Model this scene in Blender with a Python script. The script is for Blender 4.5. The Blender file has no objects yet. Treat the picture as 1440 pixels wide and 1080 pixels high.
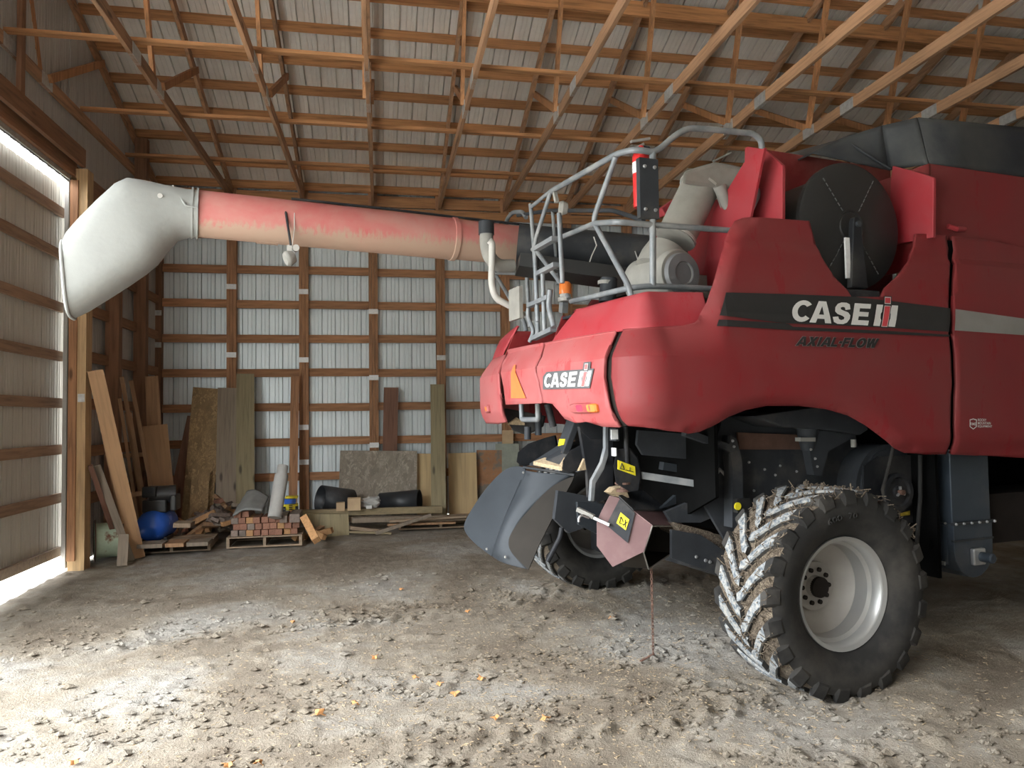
import bpy, math, random
from mathutils import Vector as V3, Matrix, noise
random.seed(7)
scene = bpy.context.scene
COL = scene.collection
R = math.radians
# ---------------------------------------------------------------- camera survey
FPX = 1081.0; HC = 1.79
def cam_axes():
    yaw, pitch, roll = R(11.5), R(2.46), R(-.82)
    cy, sy, cp, sp = math.cos(yaw), math.sin(yaw), math.cos(pitch), math.sin(pitch)
    f = V3((sy*cp, cy*cp, sp)); r = V3((cy, -sy, 0)); u = r.cross(f)
    cr, sr = math.cos(roll), math.sin(roll)
    return r*cr+u*sr, u*cr-r*sr, f
CR, CU, CF = cam_axes()
CP = V3((0, 0, HC))
def ray(px, py): return CF + CR*((px-720)/FPX) - CU*((py-540)/FPX)
def hit(px, py, n, d):
    r = ray(px, py); return CP + r*((d-n.dot(CP))/n.dot(r))
# ---------------------------------------------------------------- frames
AZ = R(80)
UH = V3((math.sin(AZ), math.cos(AZ), 0)); VH = V3((-math.cos(AZ), math.sin(AZ), 0)); WH = V3((0, 0, 1))
ORG = V3((2.969, 4.404, 0))
def loc(P): P = P-ORG; return V3((P.dot(UH), P.dot(VH), P.dot(WH)))
def pv(px, py, v): return loc(hit(px, py, VH, VH.dot(ORG)+v))       # machine frame, plane at lateral v
def pu(px, py, u): return loc(hit(px, py, UH, UH.dot(ORG)+u))       # machine frame, plane at length u
def pz(px, py, z): return loc(hit(px, py, WH, z))
def gy(px, py, Y): return hit(px, py, V3((0, 1, 0)), Y)             # shed frame, plane parallel to back wall
def gz(px, py, z=0.): return hit(px, py, WH, z)
XC, D, SK = -3.34, 14.05, R(1.9)
WD = V3((math.sin(SK), math.cos(SK), 0)); WN = V3((math.cos(SK), -math.sin(SK), 0))
WALL0 = V3((XC, D, 0))
def lw(a, z, off=0.):                                               # left wall: a metres from back corner
    return WALL0 - WD*a + WN*off + V3((0, 0, z))
def gl(px, py, off=0.): return hit(px, py, WN, WN.dot(WALL0)+off)
def la(P): return -(P-WALL0).dot(WD)
# ---------------------------------------------------------------- materials
def nd(nt, t, **k):
    n = nt.nodes.new(t)
    for a, b in k.items():
        if hasattr(n, a): setattr(n, a, b)
    return n
def base(name, rough=.6, metal=0.):
    m = bpy.data.materials.new(name); m.use_nodes = True
    b = m.node_tree.nodes['Principled BSDF']
    b.inputs['Roughness'].default_value = rough; b.inputs['Metallic'].default_value = metal
    return m, m.node_tree, b
def coord(nt, scale=(1, 1, 1), kind='Object', rot=(0, 0, 0)):
    tc = nd(nt, 'ShaderNodeTexCoord'); mp = nd(nt, 'ShaderNodeMapping')
    mp.inputs['Scale'].default_value = scale; mp.inputs['Rotation'].default_value = rot
    nt.links.new(tc.outputs[kind], mp.inputs[0]); return mp.outputs[0]
def noi(nt, vec, scale, detail=6, rough=.6, dist=0.):
    n = nd(nt, 'ShaderNodeTexNoise'); n.inputs['Scale'].default_value = scale
    n.inputs['Detail'].default_value = detail; n.inputs['Roughness'].default_value = rough
    n.inputs['Distortion'].default_value = dist
    nt.links.new(vec, n.inputs['Vector']); return n.outputs['Fac']
def ramp(nt, fac, stops):
    r = nd(nt, 'ShaderNodeValToRGB'); e = r.color_ramp.elements
    while len(e) < len(stops): e.new(.5)
    for i, (p, c) in enumerate(stops):
        e[i].position = p; e[i].color = (*c, 1) if len(c) == 3 else c
    nt.links.new(fac, r.inputs[0]); return r.outputs[0]
def mixc(nt, fac, a, b):
    m = nd(nt, 'ShaderNodeMix', data_type='RGBA')
    for i, s in ((0, fac), (6, a), (7, b)):
        if hasattr(s, 'links') or hasattr(s, 'is_linked'): nt.links.new(s, m.inputs[i])
        else: m.inputs[i].default_value = s if i == 0 else (*s, 1)
    return m.outputs[2]
def bump(nt, b, h, st=.3, dist=.01):
    n = nd(nt, 'ShaderNodeBump'); n.inputs['Strength'].default_value = st; n.inputs['Distance'].default_value = dist
    nt.links.new(h, n.inputs['Height']); nt.links.new(n.outputs[0], b.inputs['Normal'])
def plain(name, c, rough=.6, metal=0., var=.12, scale=6., dust=None, dfac=(.5, .75), bs=.05, spec=.5):
    m, nt, b = base(name, rough, metal); v = coord(nt); b.inputs['Specular IOR Level'].default_value = spec
    n = noi(nt, v, scale)
    c0 = tuple(max(0, x*(1-var)) for x in c); c1 = tuple(min(1, x*(1+var)) for x in c)
    col = ramp(nt, n, [(.3, c0), (.7, c1)])
    if dust:
        n2 = noi(nt, v, scale*.5, 8, .65)
        f = ramp(nt, n2, [(dfac[0], (0, 0, 0)), (dfac[1], (1, 1, 1))])
        col = mixc(nt, f, col, dust)
        rr = nd(nt, 'ShaderNodeMix', data_type='FLOAT'); nt.links.new(f, rr.inputs[0])
        rr.inputs[2].default_value = rough; rr.inputs[3].default_value = .9
        nt.links.new(rr.outputs[0], b.inputs['Roughness'])
    nt.links.new(col, b.inputs['Base Color'])
    if bs: bump(nt, b, noi(nt, v, scale*8), bs)
    return m
def wood(name, c, axis='Z', var=.35, sc=9., knots=True, rough=.75, kind='Object'):
    m, nt, b = base(name, rough)
    s = {'X': (.06, 1, 1), 'Y': (1, .06, 1), 'Z': (1, 1, .06)}[axis]
    v = coord(nt, s, kind); n = noi(nt, v, sc*3, 8, .6, .4)
    oi = nd(nt, 'ShaderNodeObjectInfo')
    d = tuple(x*(1-var) for x in c); l = tuple(min(1, x*(1+var*.6)) for x in c)
    col = ramp(nt, n, [(.3, d), (.5, c), (.72, l)])
    if knots:
        vv = nd(nt, 'ShaderNodeTexVoronoi'); vv.inputs['Scale'].default_value = 2.2
        s2 = {'X': (.5, 1.6, 1.6), 'Y': (1.6, .5, 1.6), 'Z': (1.6, 1.6, .5)}[axis]
        nt.links.new(coord(nt, s2, kind), vv.inputs['Vector'])
        f = ramp(nt, vv.outputs['Distance'], [(.05, (1, 1, 1)), (.11, (0, 0, 0))])
        col = mixc(nt, f, col, tuple(x*.35 for x in c))
    hs = nd(nt, 'ShaderNodeHueSaturation'); ma = nd(nt, 'ShaderNodeMapRange')
    nt.links.new(oi.outputs['Random'], ma.inputs[0]); ma.inputs[3].default_value = .78; ma.inputs[4].default_value = 1.15
    nt.links.new(ma.outputs[0], hs.inputs['Value']); nt.links.new(col, hs.inputs['Color'])
    nt.links.new(hs.outputs[0], b.inputs['Base Color'])
    bump(nt, b, n, .25, .004)
    return m
def chips(name, c, sc=22.):                                         # oriented strand board
    m, nt, b = base(name, .8); v = coord(nt, (1, 1, .6))
    nn = nd(nt, 'ShaderNodeTexVoronoi'); nn.inputs['Scale'].default_value = sc
    n0 = noi(nt, v, 5, 4, .5, 2.); mm = nd(nt, 'ShaderNodeMix', data_type='RGBA'); mm.inputs[0].default_value = .25
    nt.links.new(v, mm.inputs[6]); nt.links.new(n0, mm.inputs[7]); nt.links.new(mm.outputs[2], nn.inputs['Vector'])
    n = noi(nt, v, sc*.8, 6, .7, 3.)
    sep = nd(nt, 'ShaderNodeSeparateColor'); nt.links.new(nn.outputs['Color'], sep.inputs[0])
    col = ramp(nt, sep.outputs[0], [(0, tuple(x*.55 for x in c)), (.5, c), (1, tuple(min(1, x*1.4) for x in c))])
    col = mixc(nt, ramp(nt, n, [(.4, (0, 0, 0)), (.6, (1, 1, 1))]), col, tuple(x*.7 for x in c))
    nt.links.new(col, b.inputs['Base Color']); bump(nt, b, n, .3, .004); return m
M = {}
M['truss'] = wood('truss_wood', (.37, .205, .11), 'Y', .5)
M['truss_web'] = wood('web_wood', (.42, .2, .085), 'Z', .45)
M['purlin'] = wood('purlin_wood', (.43, .205, .085), 'X', .5)
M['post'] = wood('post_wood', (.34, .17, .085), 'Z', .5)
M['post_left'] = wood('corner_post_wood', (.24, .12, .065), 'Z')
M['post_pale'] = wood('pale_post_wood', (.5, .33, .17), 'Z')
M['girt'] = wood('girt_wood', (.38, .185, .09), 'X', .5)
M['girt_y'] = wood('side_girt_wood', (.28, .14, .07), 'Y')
M['door_girt'] = wood('door_girt_wood', (.34, .21, .13), 'Y')
M['oak'] = wood('brown_plank', (.33, .19, .1), 'Z', knots=False)
M['tan'] = wood('tan_plank', (.42, .25, .13), 'Z', .2, knots=False)
M['greyplank'] = wood('grey_plank', (.25, .2, .15), 'Z', .3)
M['olive'] = wood('treated_plank', (.29, .24, .14), 'Z', .3)
M['redplank'] = wood('red_brown_plank', (.2, .095, .06), 'Z', .35)
M['ply'] = wood('plywood', (.5, .36, .19), 'Z', .25, sc=4, knots=False)
M['rustboard'] = plain('rusty_board', (.36, .18, .09), .85, 0, .3, 4, (.2, .17, .14), (.5, .56))
M['osb'] = chips('strand_board', (.36, .24, .12))
M['osbgrey'] = chips('grey_strand_board', (.36, .31, .25), 18)
M['greyboard'] = plain('grey_green_board', (.3, .32, .27), .8, 0, .15)
M['pallet'] = wood('pallet_wood', (.3, .22, .15), 'X', .3, knots=False)
M['beamx'] = wood('olive_beam', (.34, .27, .16), 'X', .3)
M['block'] = wood('timber_block', (.3, .14, .09), 'Y', .4, knots=False)
M['blockgrey'] = wood('grey_timber_block', (.22, .17, .14), 'Y', .35, knots=False)
M['blockfresh'] = wood('fresh_timber_block', (.5, .27, .12), 'Y', .3, knots=False)
M['plate'] = plain('galvanised_plate', (.55, .56, .55), .4, .6, .2, 20)
M['platewhite'] = plain('white_plate', (.8, .8, .8), .5, .1, .1, 40)
def sheetmetal(name, c, rough=.38, metal=.25, streak=True):
    m, nt, b = base(name, rough, metal)
    v = coord(nt, (1, 1, .08)); n = noi(nt, v, 7, 6, .6)
    n2 = noi(nt, coord(nt), .8, 3)
    col = ramp(nt, n, [(.3, tuple(x*.94 for x in c)), (.7, tuple(min(1, x*1.03) for x in c))])
    col = mixc(nt, ramp(nt, n2, [(.35, (0, 0, 0)), (.8, (.35, .35, .35))]), col, tuple(x*.78 for x in c))
    nt.links.new(col, b.inputs['Base Color']); return m
M['wallmetal'] = sheetmetal('wall_sheet_metal', (.70, .76, .79), .42, .3)
M['leftmetal'] = sheetmetal('left_sheet_metal', (.5, .485, .46), .5, .2)
M['doormetal'] = sheetmetal('door_sheet_metal', (.55, .52, .46), .5, .2)
M['roofmetal'] = sheetmetal('roof_sheet_metal', (.80, .765, .71), .5, .2)
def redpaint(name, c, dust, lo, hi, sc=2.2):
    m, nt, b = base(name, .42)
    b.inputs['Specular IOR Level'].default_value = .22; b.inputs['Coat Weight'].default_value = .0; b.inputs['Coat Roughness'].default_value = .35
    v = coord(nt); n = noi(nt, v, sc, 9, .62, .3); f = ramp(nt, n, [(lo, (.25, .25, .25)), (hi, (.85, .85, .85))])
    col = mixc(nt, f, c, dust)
    # washed-off drops and streaks
    n3 = noi(nt, coord(nt, (1, 1, .35)), 7, 5, .7); g = ramp(nt, n3, [(.60, (0, 0, 0)), (.635, (.6, .6, .6))])
    col = mixc(nt, g, col, c)
    nt.links.new(col, b.inputs['Base Color'])
    rr = nd(nt, 'ShaderNodeMapRange'); nt.links.new(f, rr.inputs[0]); rr.inputs[3].default_value = .3; rr.inputs[4].default_value = .75
    nt.links.new(rr.outputs[0], b.inputs['Roughness']); return m
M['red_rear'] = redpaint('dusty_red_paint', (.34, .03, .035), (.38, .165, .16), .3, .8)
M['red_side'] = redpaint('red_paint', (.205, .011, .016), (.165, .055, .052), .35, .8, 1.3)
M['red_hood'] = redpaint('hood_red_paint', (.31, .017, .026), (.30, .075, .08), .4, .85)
M['red_dark'] = plain('inner_red_paint', (.2, .013, .015), .5, 0, .2, 3, (.3, .14, .11), (.45, .9))
M['black'] = plain('black_paint', (.022, .023, .026), .45, 0, .2, 5, (.10, .09, .08), (.5, .95), spec=.15)
M['blackpure'] = plain('black_decal', (.018, .018, .018), .5, 0, .1, 5)
M['chassis'] = plain('chassis_grey', (.038, .041, .046), .5, .0, .2, 4, (.13, .11, .09), (.52, .9), spec=.15)
M['steel'] = plain('deflector_grey', (.034, .039, .045), .45, .1, .12, 3, (.075, .075, .072), (.5, 1.), spec=.14)
M['steelbrown'] = plain('worn_plate', (.026, .022, .018), .6, .0, .2, 3, spec=.12)
M['pinkplate'] = plain('dusty_pink_plate', (.17, .10, .10), .4, .1, .12, 3, (.25, .185, .165), (.5, .85), spec=.25)
M['rail'] = plain('grey_rail_paint', (.17, .182, .195), .45, .1, .12, 8, (.36, .35, .33), (.45, .9))
M['duct'] = plain('dusty_duct', (.24, .23, .21), .8, 0, .12, 4, (.34, .32, .28), (.45, .8))
M['elev'] = plain('elevator_blue_grey', (.045, .058, .075), .4, .2, .15, 4, (.13, .12, .11), (.5, 1))
M['rubber'] = plain('tyre_rubber', (.028, .027, .026), .75, 0, .2, 6, (.085, .076, .065), (.45, .9), .1, .2)
M['rim'] = plain('silver_rim', (.42, .42, .41), .38, .55, .08, 5, (.38, .34, .3), (.5, .95))
M['rimdust'] = plain('dusty_rim_disc', (.33, .31, .285), .6, .2, .1, 5)
M['bolt'] = plain('dark_bolt', (.022, .018, .016), .9, spec=.1)
M['chrome'] = plain('bright_steel', (.6, .6, .6), .3, .8)
M['amber'] = plain('amber_lens', (.75, .2, .04), .25)
M['redlens'] = plain('red_lens', (.6, .03, .07), .25)
M['smv'] = plain('orange_triangle', (.95, .17, .05), .5)
M['white'] = plain('white_decal', (.62, .61, .59), .5, 0, .05)
M['greydecal'] = plain('grey_decal', (.09, .09, .095), .5, 0, .05)
M['stripegrey'] = plain('faded_grey_decal', (.22, .21, .2), .55, 0, .12, 3)
M['yellow'] = plain('yellow_decal', (.85, .72, .03), .5, 0, .05)
M['yellowdull'] = plain('dull_yellow_decal', (.6, .45, .05), .5, 0, .1)
M['auger'] = redpaint('auger_paint', (.42, .09, .09), (.36, .25, .19), .3, .62)
def augerpaint():
    m, nt, b = base('auger_tube_paint', .7); v = coord(nt); b.inputs['Specular IOR Level'].default_value = .2
    n = noi(nt, v, 2.4, 7, .62, .3); st = noi(nt, coord(nt, (1, 1, .12)), 26, 4, .6)
    col = mixc(nt, ramp(nt, n, [(.35, (.3, .3, .3)), (.7, (.95, .95, .95))]), (.42, .07, .075), (.40, .20, .17))
    sx = nd(nt, 'ShaderNodeSeparateXYZ'); nt.links.new(v, sx.inputs[0])           # caked grain dust on the belly of the tube, ragged upper edge
    mr = nd(nt, 'ShaderNodeMapRange'); nt.links.new(sx.outputs['Z'], mr.inputs[0]); mr.inputs[1].default_value = 3.575; mr.inputs[2].default_value = 3.32
    ad = nd(nt, 'ShaderNodeMath', operation='ADD'); nt.links.new(mr.outputs[0], ad.inputs[0]); nt.links.new(st, ad.inputs[1])
    col = mixc(nt, ramp(nt, ad.outputs[0], [(.75, (0, 0, 0)), (1.25, (.8, .8, .8))]), col, (.33, .255, .185))
    nt.links.new(col, b.inputs['Base Color']); bump(nt, b, st, .15, .004); return m
M['auger'] = augerpaint()
M['spout'] = plain('dusty_white_rubber', (.30, .305, .29), .85, 0, .14, 1.3, (.17, .175, .17), (.5, .75), .25)
M['chaff'] = plain('chaff', (.46, .35, .22), .95, 0, .3, 60, bs=.5)
M['extred'] = plain('extinguisher_red', (.6, .03, .03), .3)
M['blue'] = plain('blue_tank', (.03, .13, .6), .25, 0, .1, 3, (.1, .12, .3), (.55, .9))
M['void'] = plain('sooty_black', (.005, .005, .005), 1., spec=.02)  # near-black colour stands in for deep shade inside the machine
M['sheeting'] = plain('tank_sheet', (.02, .024, .032), .45, 0, .2, 1.1, (.10, .097, .084), (.42, .72), spec=.3)
M['stitch'] = plain('grey_stitch', (.09, .09, .09), .8)
M['machineblack'] = plain('black_compressor', (.03, .03, .03), .4, .1, .2)
M['greenrim'] = plain('green_rim', (.38, .45, .33), .7, 0, .15, 6, (.16, .07, .04), (.58, .64))
M['rust'] = plain('rusty_steel', (.13, .07, .05), .8, .1, .3)
M['pipegrey'] = plain('grey_pipe', (.38, .37, .35), .7, 0, .1)
M['plastic'] = plain('black_plastic', (.03, .033, .038), .45, 0, .2, 3, (.15, .14, .13), (.55, 1))
M['card'] = plain('cardboard', (.5, .36, .22), .85, 0, .1)
M['tarp'] = plain('grey_tarp', (.2, .2, .19), .7, 0, .15)
M['leaf'] = plain('orange_leaf', (.42, .2, .07), .8, 0, .3, 30)
M['stain'] = plain('damp_patch', (.27, .23, .17), .5, 0, .1)
M['pvc'] = plain('white_pipe', (.45, .43, .4), .5, 0, .08)
def mudtread():
    m, nt, b = base('muddy_lug', .85); v = coord(nt)
    n = noi(nt, v, 38, 5, .7); col = ramp(nt, n, [(.40, (.08, .10, .12)), (.50, (.23, .24, .245)), (.66, (.36, .34, .30))])
    nt.links.new(col, b.inputs['Base Color']); bump(nt, b, noi(nt, v, 70), .4, .004); return m
M['lugtop'] = mudtread()
def strawmud():
    m, nt, b = base('straw_mud', .95); v = coord(nt)
    n = noi(nt, v, 60, 8, .75, 1.5); col = ramp(nt, n, [(.38, (.04, .03, .022)), (.50, (.12, .09, .065)), (.66, (.36, .3, .21))])
    nt.links.new(col, b.inputs['Base Color']); bump(nt, b, n, .9, .012); return m
M['mud'] = strawmud()
def dirt():
    m, nt, b = base('dirt_floor', .95); v = coord(nt)
    n = noi(nt, v, .55, 5, .6, .6); n2 = noi(nt, v, 5, 8, .75, .3); n3 = noi(nt, v, 55, 4, .8)
    c = ramp(nt, n, [(.38, (.235, .185, .13)), (.5, (.38, .325, .25)), (.62, (.48, .45, .40))])
    c = mixc(nt, ramp(nt, n2, [(.35, (.5, .5, .5)), (.62, (0, 0, 0))]), c, (.15, .12, .088))
    c = mixc(nt, ramp(nt, n2, [(.58, (0, 0, 0)), (.75, (.6, .6, .6))]), c, (.46, .44, .40))
    c = mixc(nt, ramp(nt, n3, [(.60, (0, 0, 0)), (.68, (.75, .75, .75))]), c, (.56, .5, .4))
    c = mixc(nt, ramp(nt, n3, [(.30, (.6, .6, .6)), (.38, (0, 0, 0))]), c, (.085, .065, .05))
    nt.links.new(c, b.inputs['Base Color'])
    mth = nd(nt, 'ShaderNodeMath', operation='ADD'); nt.links.new(n2, mth.inputs[0]); nt.links.new(n3, mth.inputs[1])
    bump(nt, b, mth.outputs[0], .9, .04); return m
M['dirt'] = dirt()
# ---------------------------------------------------------------- mesh builder
class MB:
    def __init__(s): s.v = []; s.f = []; s.m = []; s.mi = 0
    def add(s, vs, fs, mi=None):
        o = len(s.v); s.v += [V3(p) for p in vs]; s.f += [tuple(i+o for i in f) for f in fs]
        s.m += [s.mi if mi is None else mi]*len(fs); return s
    def box(s, lo, hi, mat=None):
        x0, y0, z0 = lo; x1, y1, z1 = hi
        vs = [V3(p) for p in ((x0,y0,z0),(x1,y0,z0),(x1,y1,z0),(x0,y1,z0),(x0,y0,z1),(x1,y0,z1),(x1,y1,z1),(x0,y1,z1))]
        if mat: vs = [mat @ p for p in vs]
        return s.add(vs, [(0,3,2,1),(4,5,6,7),(0,1,5,4),(1,2,6,5),(2,3,7,6),(3,0,4,7)])
    def beam(s, a, b, w, h, up=V3((0, 0, 1))):                      # box from a to b, w sideways, h along up
        a, b = V3(a), V3(b); d = (b-a).normalized(); sd = d.cross(up)
        if sd.length < 1e-4: sd = d.cross(V3((0, 1, 0)))
        sd.normalize(); uu = sd.cross(d).normalized()
        vs = [p+sd*(w/2*i)+uu*(h/2*j) for p in (a, b) for i, j in ((-1,-1),(1,-1),(1,1),(-1,1))]
        return s.add(vs, [(0,3,2,1),(4,5,6,7),(0,1,5,4),(1,2,6,5),(2,3,7,6),(3,0,4,7)])
    def loft(s, rings, closed=True, caps=True):
        n = len(rings[0]); vs = [p for r in rings for p in r]; fs = []
        for i in range(len(rings)-1):
            for j in range(n if closed else n-1):
                k = (j+1) % n; fs.append((i*n+j, i*n+k, (i+1)*n+k, (i+1)*n+j))
        if caps and closed: fs += [tuple(range(n))[::-1], tuple((len(rings)-1)*n+j for j in range(n))]
        return s.add(vs, fs)
    def tube(s, pts, r, seg=10, caps=True, fillet=0.):
        pts = [V3(p) for p in pts]
        if fillet and len(pts) > 2:
            q = [pts[0]]
            for i in range(1, len(pts)-1):
                a, b, c = pts[i-1], pts[i], pts[i+1]; d1 = (a-b); d2 = (c-b)
                k = min(fillet, d1.length*.45, d2.length*.45); p1 = b+d1.normalized()*k; p2 = b+d2.normalized()*k
                for t in (0, .25, .5, .75, 1): q.append(p1*(1-t)**2+b*2*t*(1-t)+p2*t*t)
            q.append(pts[-1]); pts = q
        rings = []; prev = None
        for i, p in enumerate(pts):
            t = (pts[min(i+1, len(pts)-1)]-pts[max(i-1, 0)]).normalized()
            ref = V3((0, 0, 1)) if prev is None else prev
            if abs(t.dot(ref)) > .98: ref = V3((1, 0, 0))
            n = (ref-t*ref.dot(t)).normalized(); prev = n; bn = t.cross(n)
            rr = r[i] if isinstance(r, (list, tuple)) else r
            rings.append([p+(n*math.cos(6.28318*k/seg)+bn*math.sin(6.28318*k/seg))*rr for k in range(seg)])
        return s.loft(rings, True, caps)
    def lathe(s, prof, org=(0, 0, 0), axis=(0, 1, 0), seg=48, caps=False):   # prof: (distance along axis, radius)
        ax = V3(axis).normalized(); ref = V3((0, 0, 1)) if abs(ax.z) < .9 else V3((1, 0, 0))
        a = (ref-ax*ref.dot(ax)).normalized(); b = ax.cross(a); o = V3(org)
        rings = [[o+ax*d+(a*math.cos(2*math.pi*k/seg)+b*math.sin(2*math.pi*k/seg))*r for k in range(seg)] for d, r in prof]
        return s.loft(rings, True, caps)
    def slab(s, pts, dv):                                           # polygon in 3D pushed by dv
        pts = [V3(p) for p in pts]; dv = V3(dv); n = len(pts); vs = pts+[p+dv for p in pts]
        return s.add(vs, [tuple(range(n))[::-1], tuple(range(n, 2*n))]+[(i, (i+1) % n, (i+1) % n+n, i+n) for i in range(n)])
    def build(s, name, mats, parent=None, smooth=False, bevel=0., weld=False, origin=None):
        me = bpy.data.meshes.new(name)
        vs = s.v
        if origin is not None: vs = [p-V3(origin) for p in vs]
        me.from_pydata([tuple(p) for p in vs], [], s.f)
        if not isinstance(mats, (list, tuple)): mats = [mats]
        for m in mats: me.materials.append(m)
        for p, i in zip(me.polygons, s.m): p.material_index = i; p.use_smooth = smooth
        import bmesh
        bm = bmesh.new(); bm.from_mesh(me)
        if weld: bmesh.ops.remove_doubles(bm, verts=bm.verts, dist=1e-4)
        bmesh.ops.recalc_face_normals(bm, faces=bm.faces); bm.to_mesh(me); bm.free()
        if smooth: me.set_sharp_from_angle(angle=R(38))
        o = bpy.data.objects.new(name, me); COL.objects.link(o)
        if origin is not None: o.location = origin
        if parent: o.parent = parent
        if bevel:
            b = o.modifiers.new('bevel', 'BEVEL'); b.width = bevel; b.segments = 2; b.limit_method = 'ANGLE'
        return o
def tag(o, label=None, cat=None, group=None, kind=None):
    if label: o['label'] = label
    if cat: o['category'] = cat
    if group: o['group'] = group
    if kind: o['kind'] = kind
    return o
def empty(name, p, rz=0.):
    o = bpy.data.objects.new(name, None); COL.objects.link(o); o.location = p; o.rotation_euler = (0, 0, rz)
    o.empty_display_size = .2; return o
def ordw(i): return ['first','second','third','fourth','fifth','sixth','seventh','eighth','ninth','tenth','eleventh','twelfth','thirteenth','fourteenth','fifteenth'][i]
# ================================================================ SHED
def zroof(Y): return 5.98+(D-Y)/3.0
RIDGE = 5.0; FRONT = -3.6
def skx(Y): return (Y-D)*math.tan(SK)
def ribs(n, step=.2286, hgt=.05):
    """profile (distance, height) of ribbed sheet: major ribs with small ones between"""
    out = []
    for i in range(n):
        a = i*step
        out += [(a, 0), (a+.003, hgt), (a+.017, hgt), (a+.020, 0), (a+.095, 0), (a+.101, .005), (a+.109, .005), (a+.115, 0),
                (a+.160, 0), (a+.166, .005), (a+.174, .005), (a+.180, 0)]
    out.append((n*step, 0)); return out
# floor ---------------------------------------------------------------
def clampn(x): return max(0., min(1., x))
def frac_noise(x, y, s, o=4): return noise.fractal(V3((x*s, y*s, 3.7)), 1., 2., o)
MUDV = [(.30, .33, .035), (3.35, .33, .04), (-.75, .30, .03), (-1.6, .3, .022), (1.35, .28, .018)]
def ground_h(x, y):
    h = .016*frac_noise(x, y, .5, 3)+.007*frac_noise(x, y, 2.4, 3)+.005*frac_noise(x, y, 13., 3)
    P = V3((x, y, 0))-ORG; u = P.dot(UH); v = P.dot(VH)
    for vc, hw, amp in MUDV:
        d = abs(v-vc+.12*math.sin(u*.7+vc))
        if d < hw*1.25:
            m = max(0, min(1, (hw*1.25-d)/(hw*.3)))
            if u > .2 and vc < 3: m *= .4
            ph = (u/.21+(d/hw)*1.1)*2*math.pi
            ch = (max(0, math.sin(ph))**.6)*(.35+.65*clampn(noise.noise(V3((u*5, v*5, 2.2)))*2.2+.4))
            k = max(0, min(1, .45+1.7*noise.noise(V3((u*1.3, v*3.1, vc)))))
            h += m*k*amp*(ch-.35)+m*k*.03*max(0, frac_noise(x, y, 9., 4))
    c = noise.noise(V3((x*6, y*6, 9)))
    if c > .22: h += .05*(c-.22)
    # low mound under the far rear wheel
    r = math.hypot(u-.05, v-3.3)
    h += .07*math.exp(-(r/.9)**2)
    r = math.hypot(u-.0, v-.3); h -= .085*math.exp(-(r/.55)**2)
    return h
def axis_pts(a, b, fine0, fine1, fs, cs):
    p = [a]
    while p[-1] < b: p.append(p[-1]+(fs if fine0 <= p[-1] <= fine1 else cs))
    return p
xs = axis_pts(-3.46, 13., -3.4, 5.0, .03, .09); ys = axis_pts(FRONT, 14.3, 3.0, 7.6, .03, .055)
ys = [y for y in ys if y > 2.4 or abs((y*20) % 4) < 2]
mb = MB(); vs = []; nx = len(xs)
for y in ys:
    for x in xs: vs.append((x, y, ground_h(x, y) if y > 2.4 else 0))
fs = [(j*nx+i, j*nx+i+1, (j+1)*nx+i+1, (j+1)*nx+i) for j in range(len(ys)-1) for i in range(nx-1)]
mb.add(vs, fs); fl = mb.build('floor', M['dirt'], smooth=False); tag(fl, kind='structure')
for p in fl.data.polygons: p.use_smooth = True
fl['kind'] = 'structure'
mb = MB().box((-40, -30, -.25), (-3.46, 40, -.012)); o = mb.build('floor_outside', plain('outside_gravel', (.5, .48, .44), .95)); tag(o, kind='structure')
mb = MB().box((-3.46, -30, -.25), (14, FRONT, -.03)); o = mb.build('floor_yard', M['dirt']); tag(o, kind='structure')
# walls ---------------------------------------------------------------
def wall_sheet(name, P0, along, outn, length, ztop, mat, z0=.02, ztopf=None):
    n = int(length/.2286)+1; mb = MB(); pr = [(a, h) for a, h in ribs(n) if a <= length+1e-6]
    lo = []; hi = []
    for a, h in pr:
        q = P0+along*a+outn*h; zt = ztopf(P0+along*a) if ztopf else ztop
        lo.append(V3((q.x, q.y, z0))); hi.append(V3((q.x, q.y, zt)))
    k = len(lo); mb.add(lo+hi, [(i, i+1, k+i+1, k+i) for i in range(k-1)])
    o = mb.build(name, mat); tag(o, kind='structure'); return o
wall_sheet('wall_back', V3((XC, D+.19, 0)), V3((1, 0, 0)), V3((0, 1, 0)), 16.5, 6.02, M['wallmetal'])
DOORA0, DOORA1 = la(gl(95, 500, 0.)), 17.0                            # opening along the left wall (from corner)
wall_sheet('wall_left', lw(-.2, 0, -.02), -WD, -WN, DOORA0+.2, 0, M['leftmetal'], ztopf=lambda P: zroof(P.y)+.11)
ZDT = 4.78; DOP0, DOP1 = 8.0, 16.6                                                            # door head
mbx = wall_sheet('wall_left_gable', lw(DOORA0-.25, 0, -.03), -WD, -WN, D-FRONT-DOORA0, 0, M['leftmetal'], z0=ZDT+.02, ztopf=lambda P: zroof(P.y)+.11 if P.y > RIDGE else zroof(RIDGE)-(RIDGE-P.y)/3+.11)
wall_sheet('wall_left_near', lw(DOP1, 0, -.02), -WD, -WN, D-FRONT-DOP1, ZDT+.1, M['leftmetal'])
o = wall_sheet('wall_front', V3((XC-.6, FRONT, 0)), V3((1, 0, 0)), V3((0, -1, 0)), 17.3, 6.22, M['leftmetal'])
o = wall_sheet('wall_right', V3((13.0, D+.2, 0)), V3((0, -1, 0)), V3((1, 0, 0)), D-FRONT+.2, 0, M['leftmetal'], ztopf=lambda P: zroof(P.y)+.11 if P.y > RIDGE else zroof(RIDGE)-(RIDGE-P.y)/3+.11)
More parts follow.
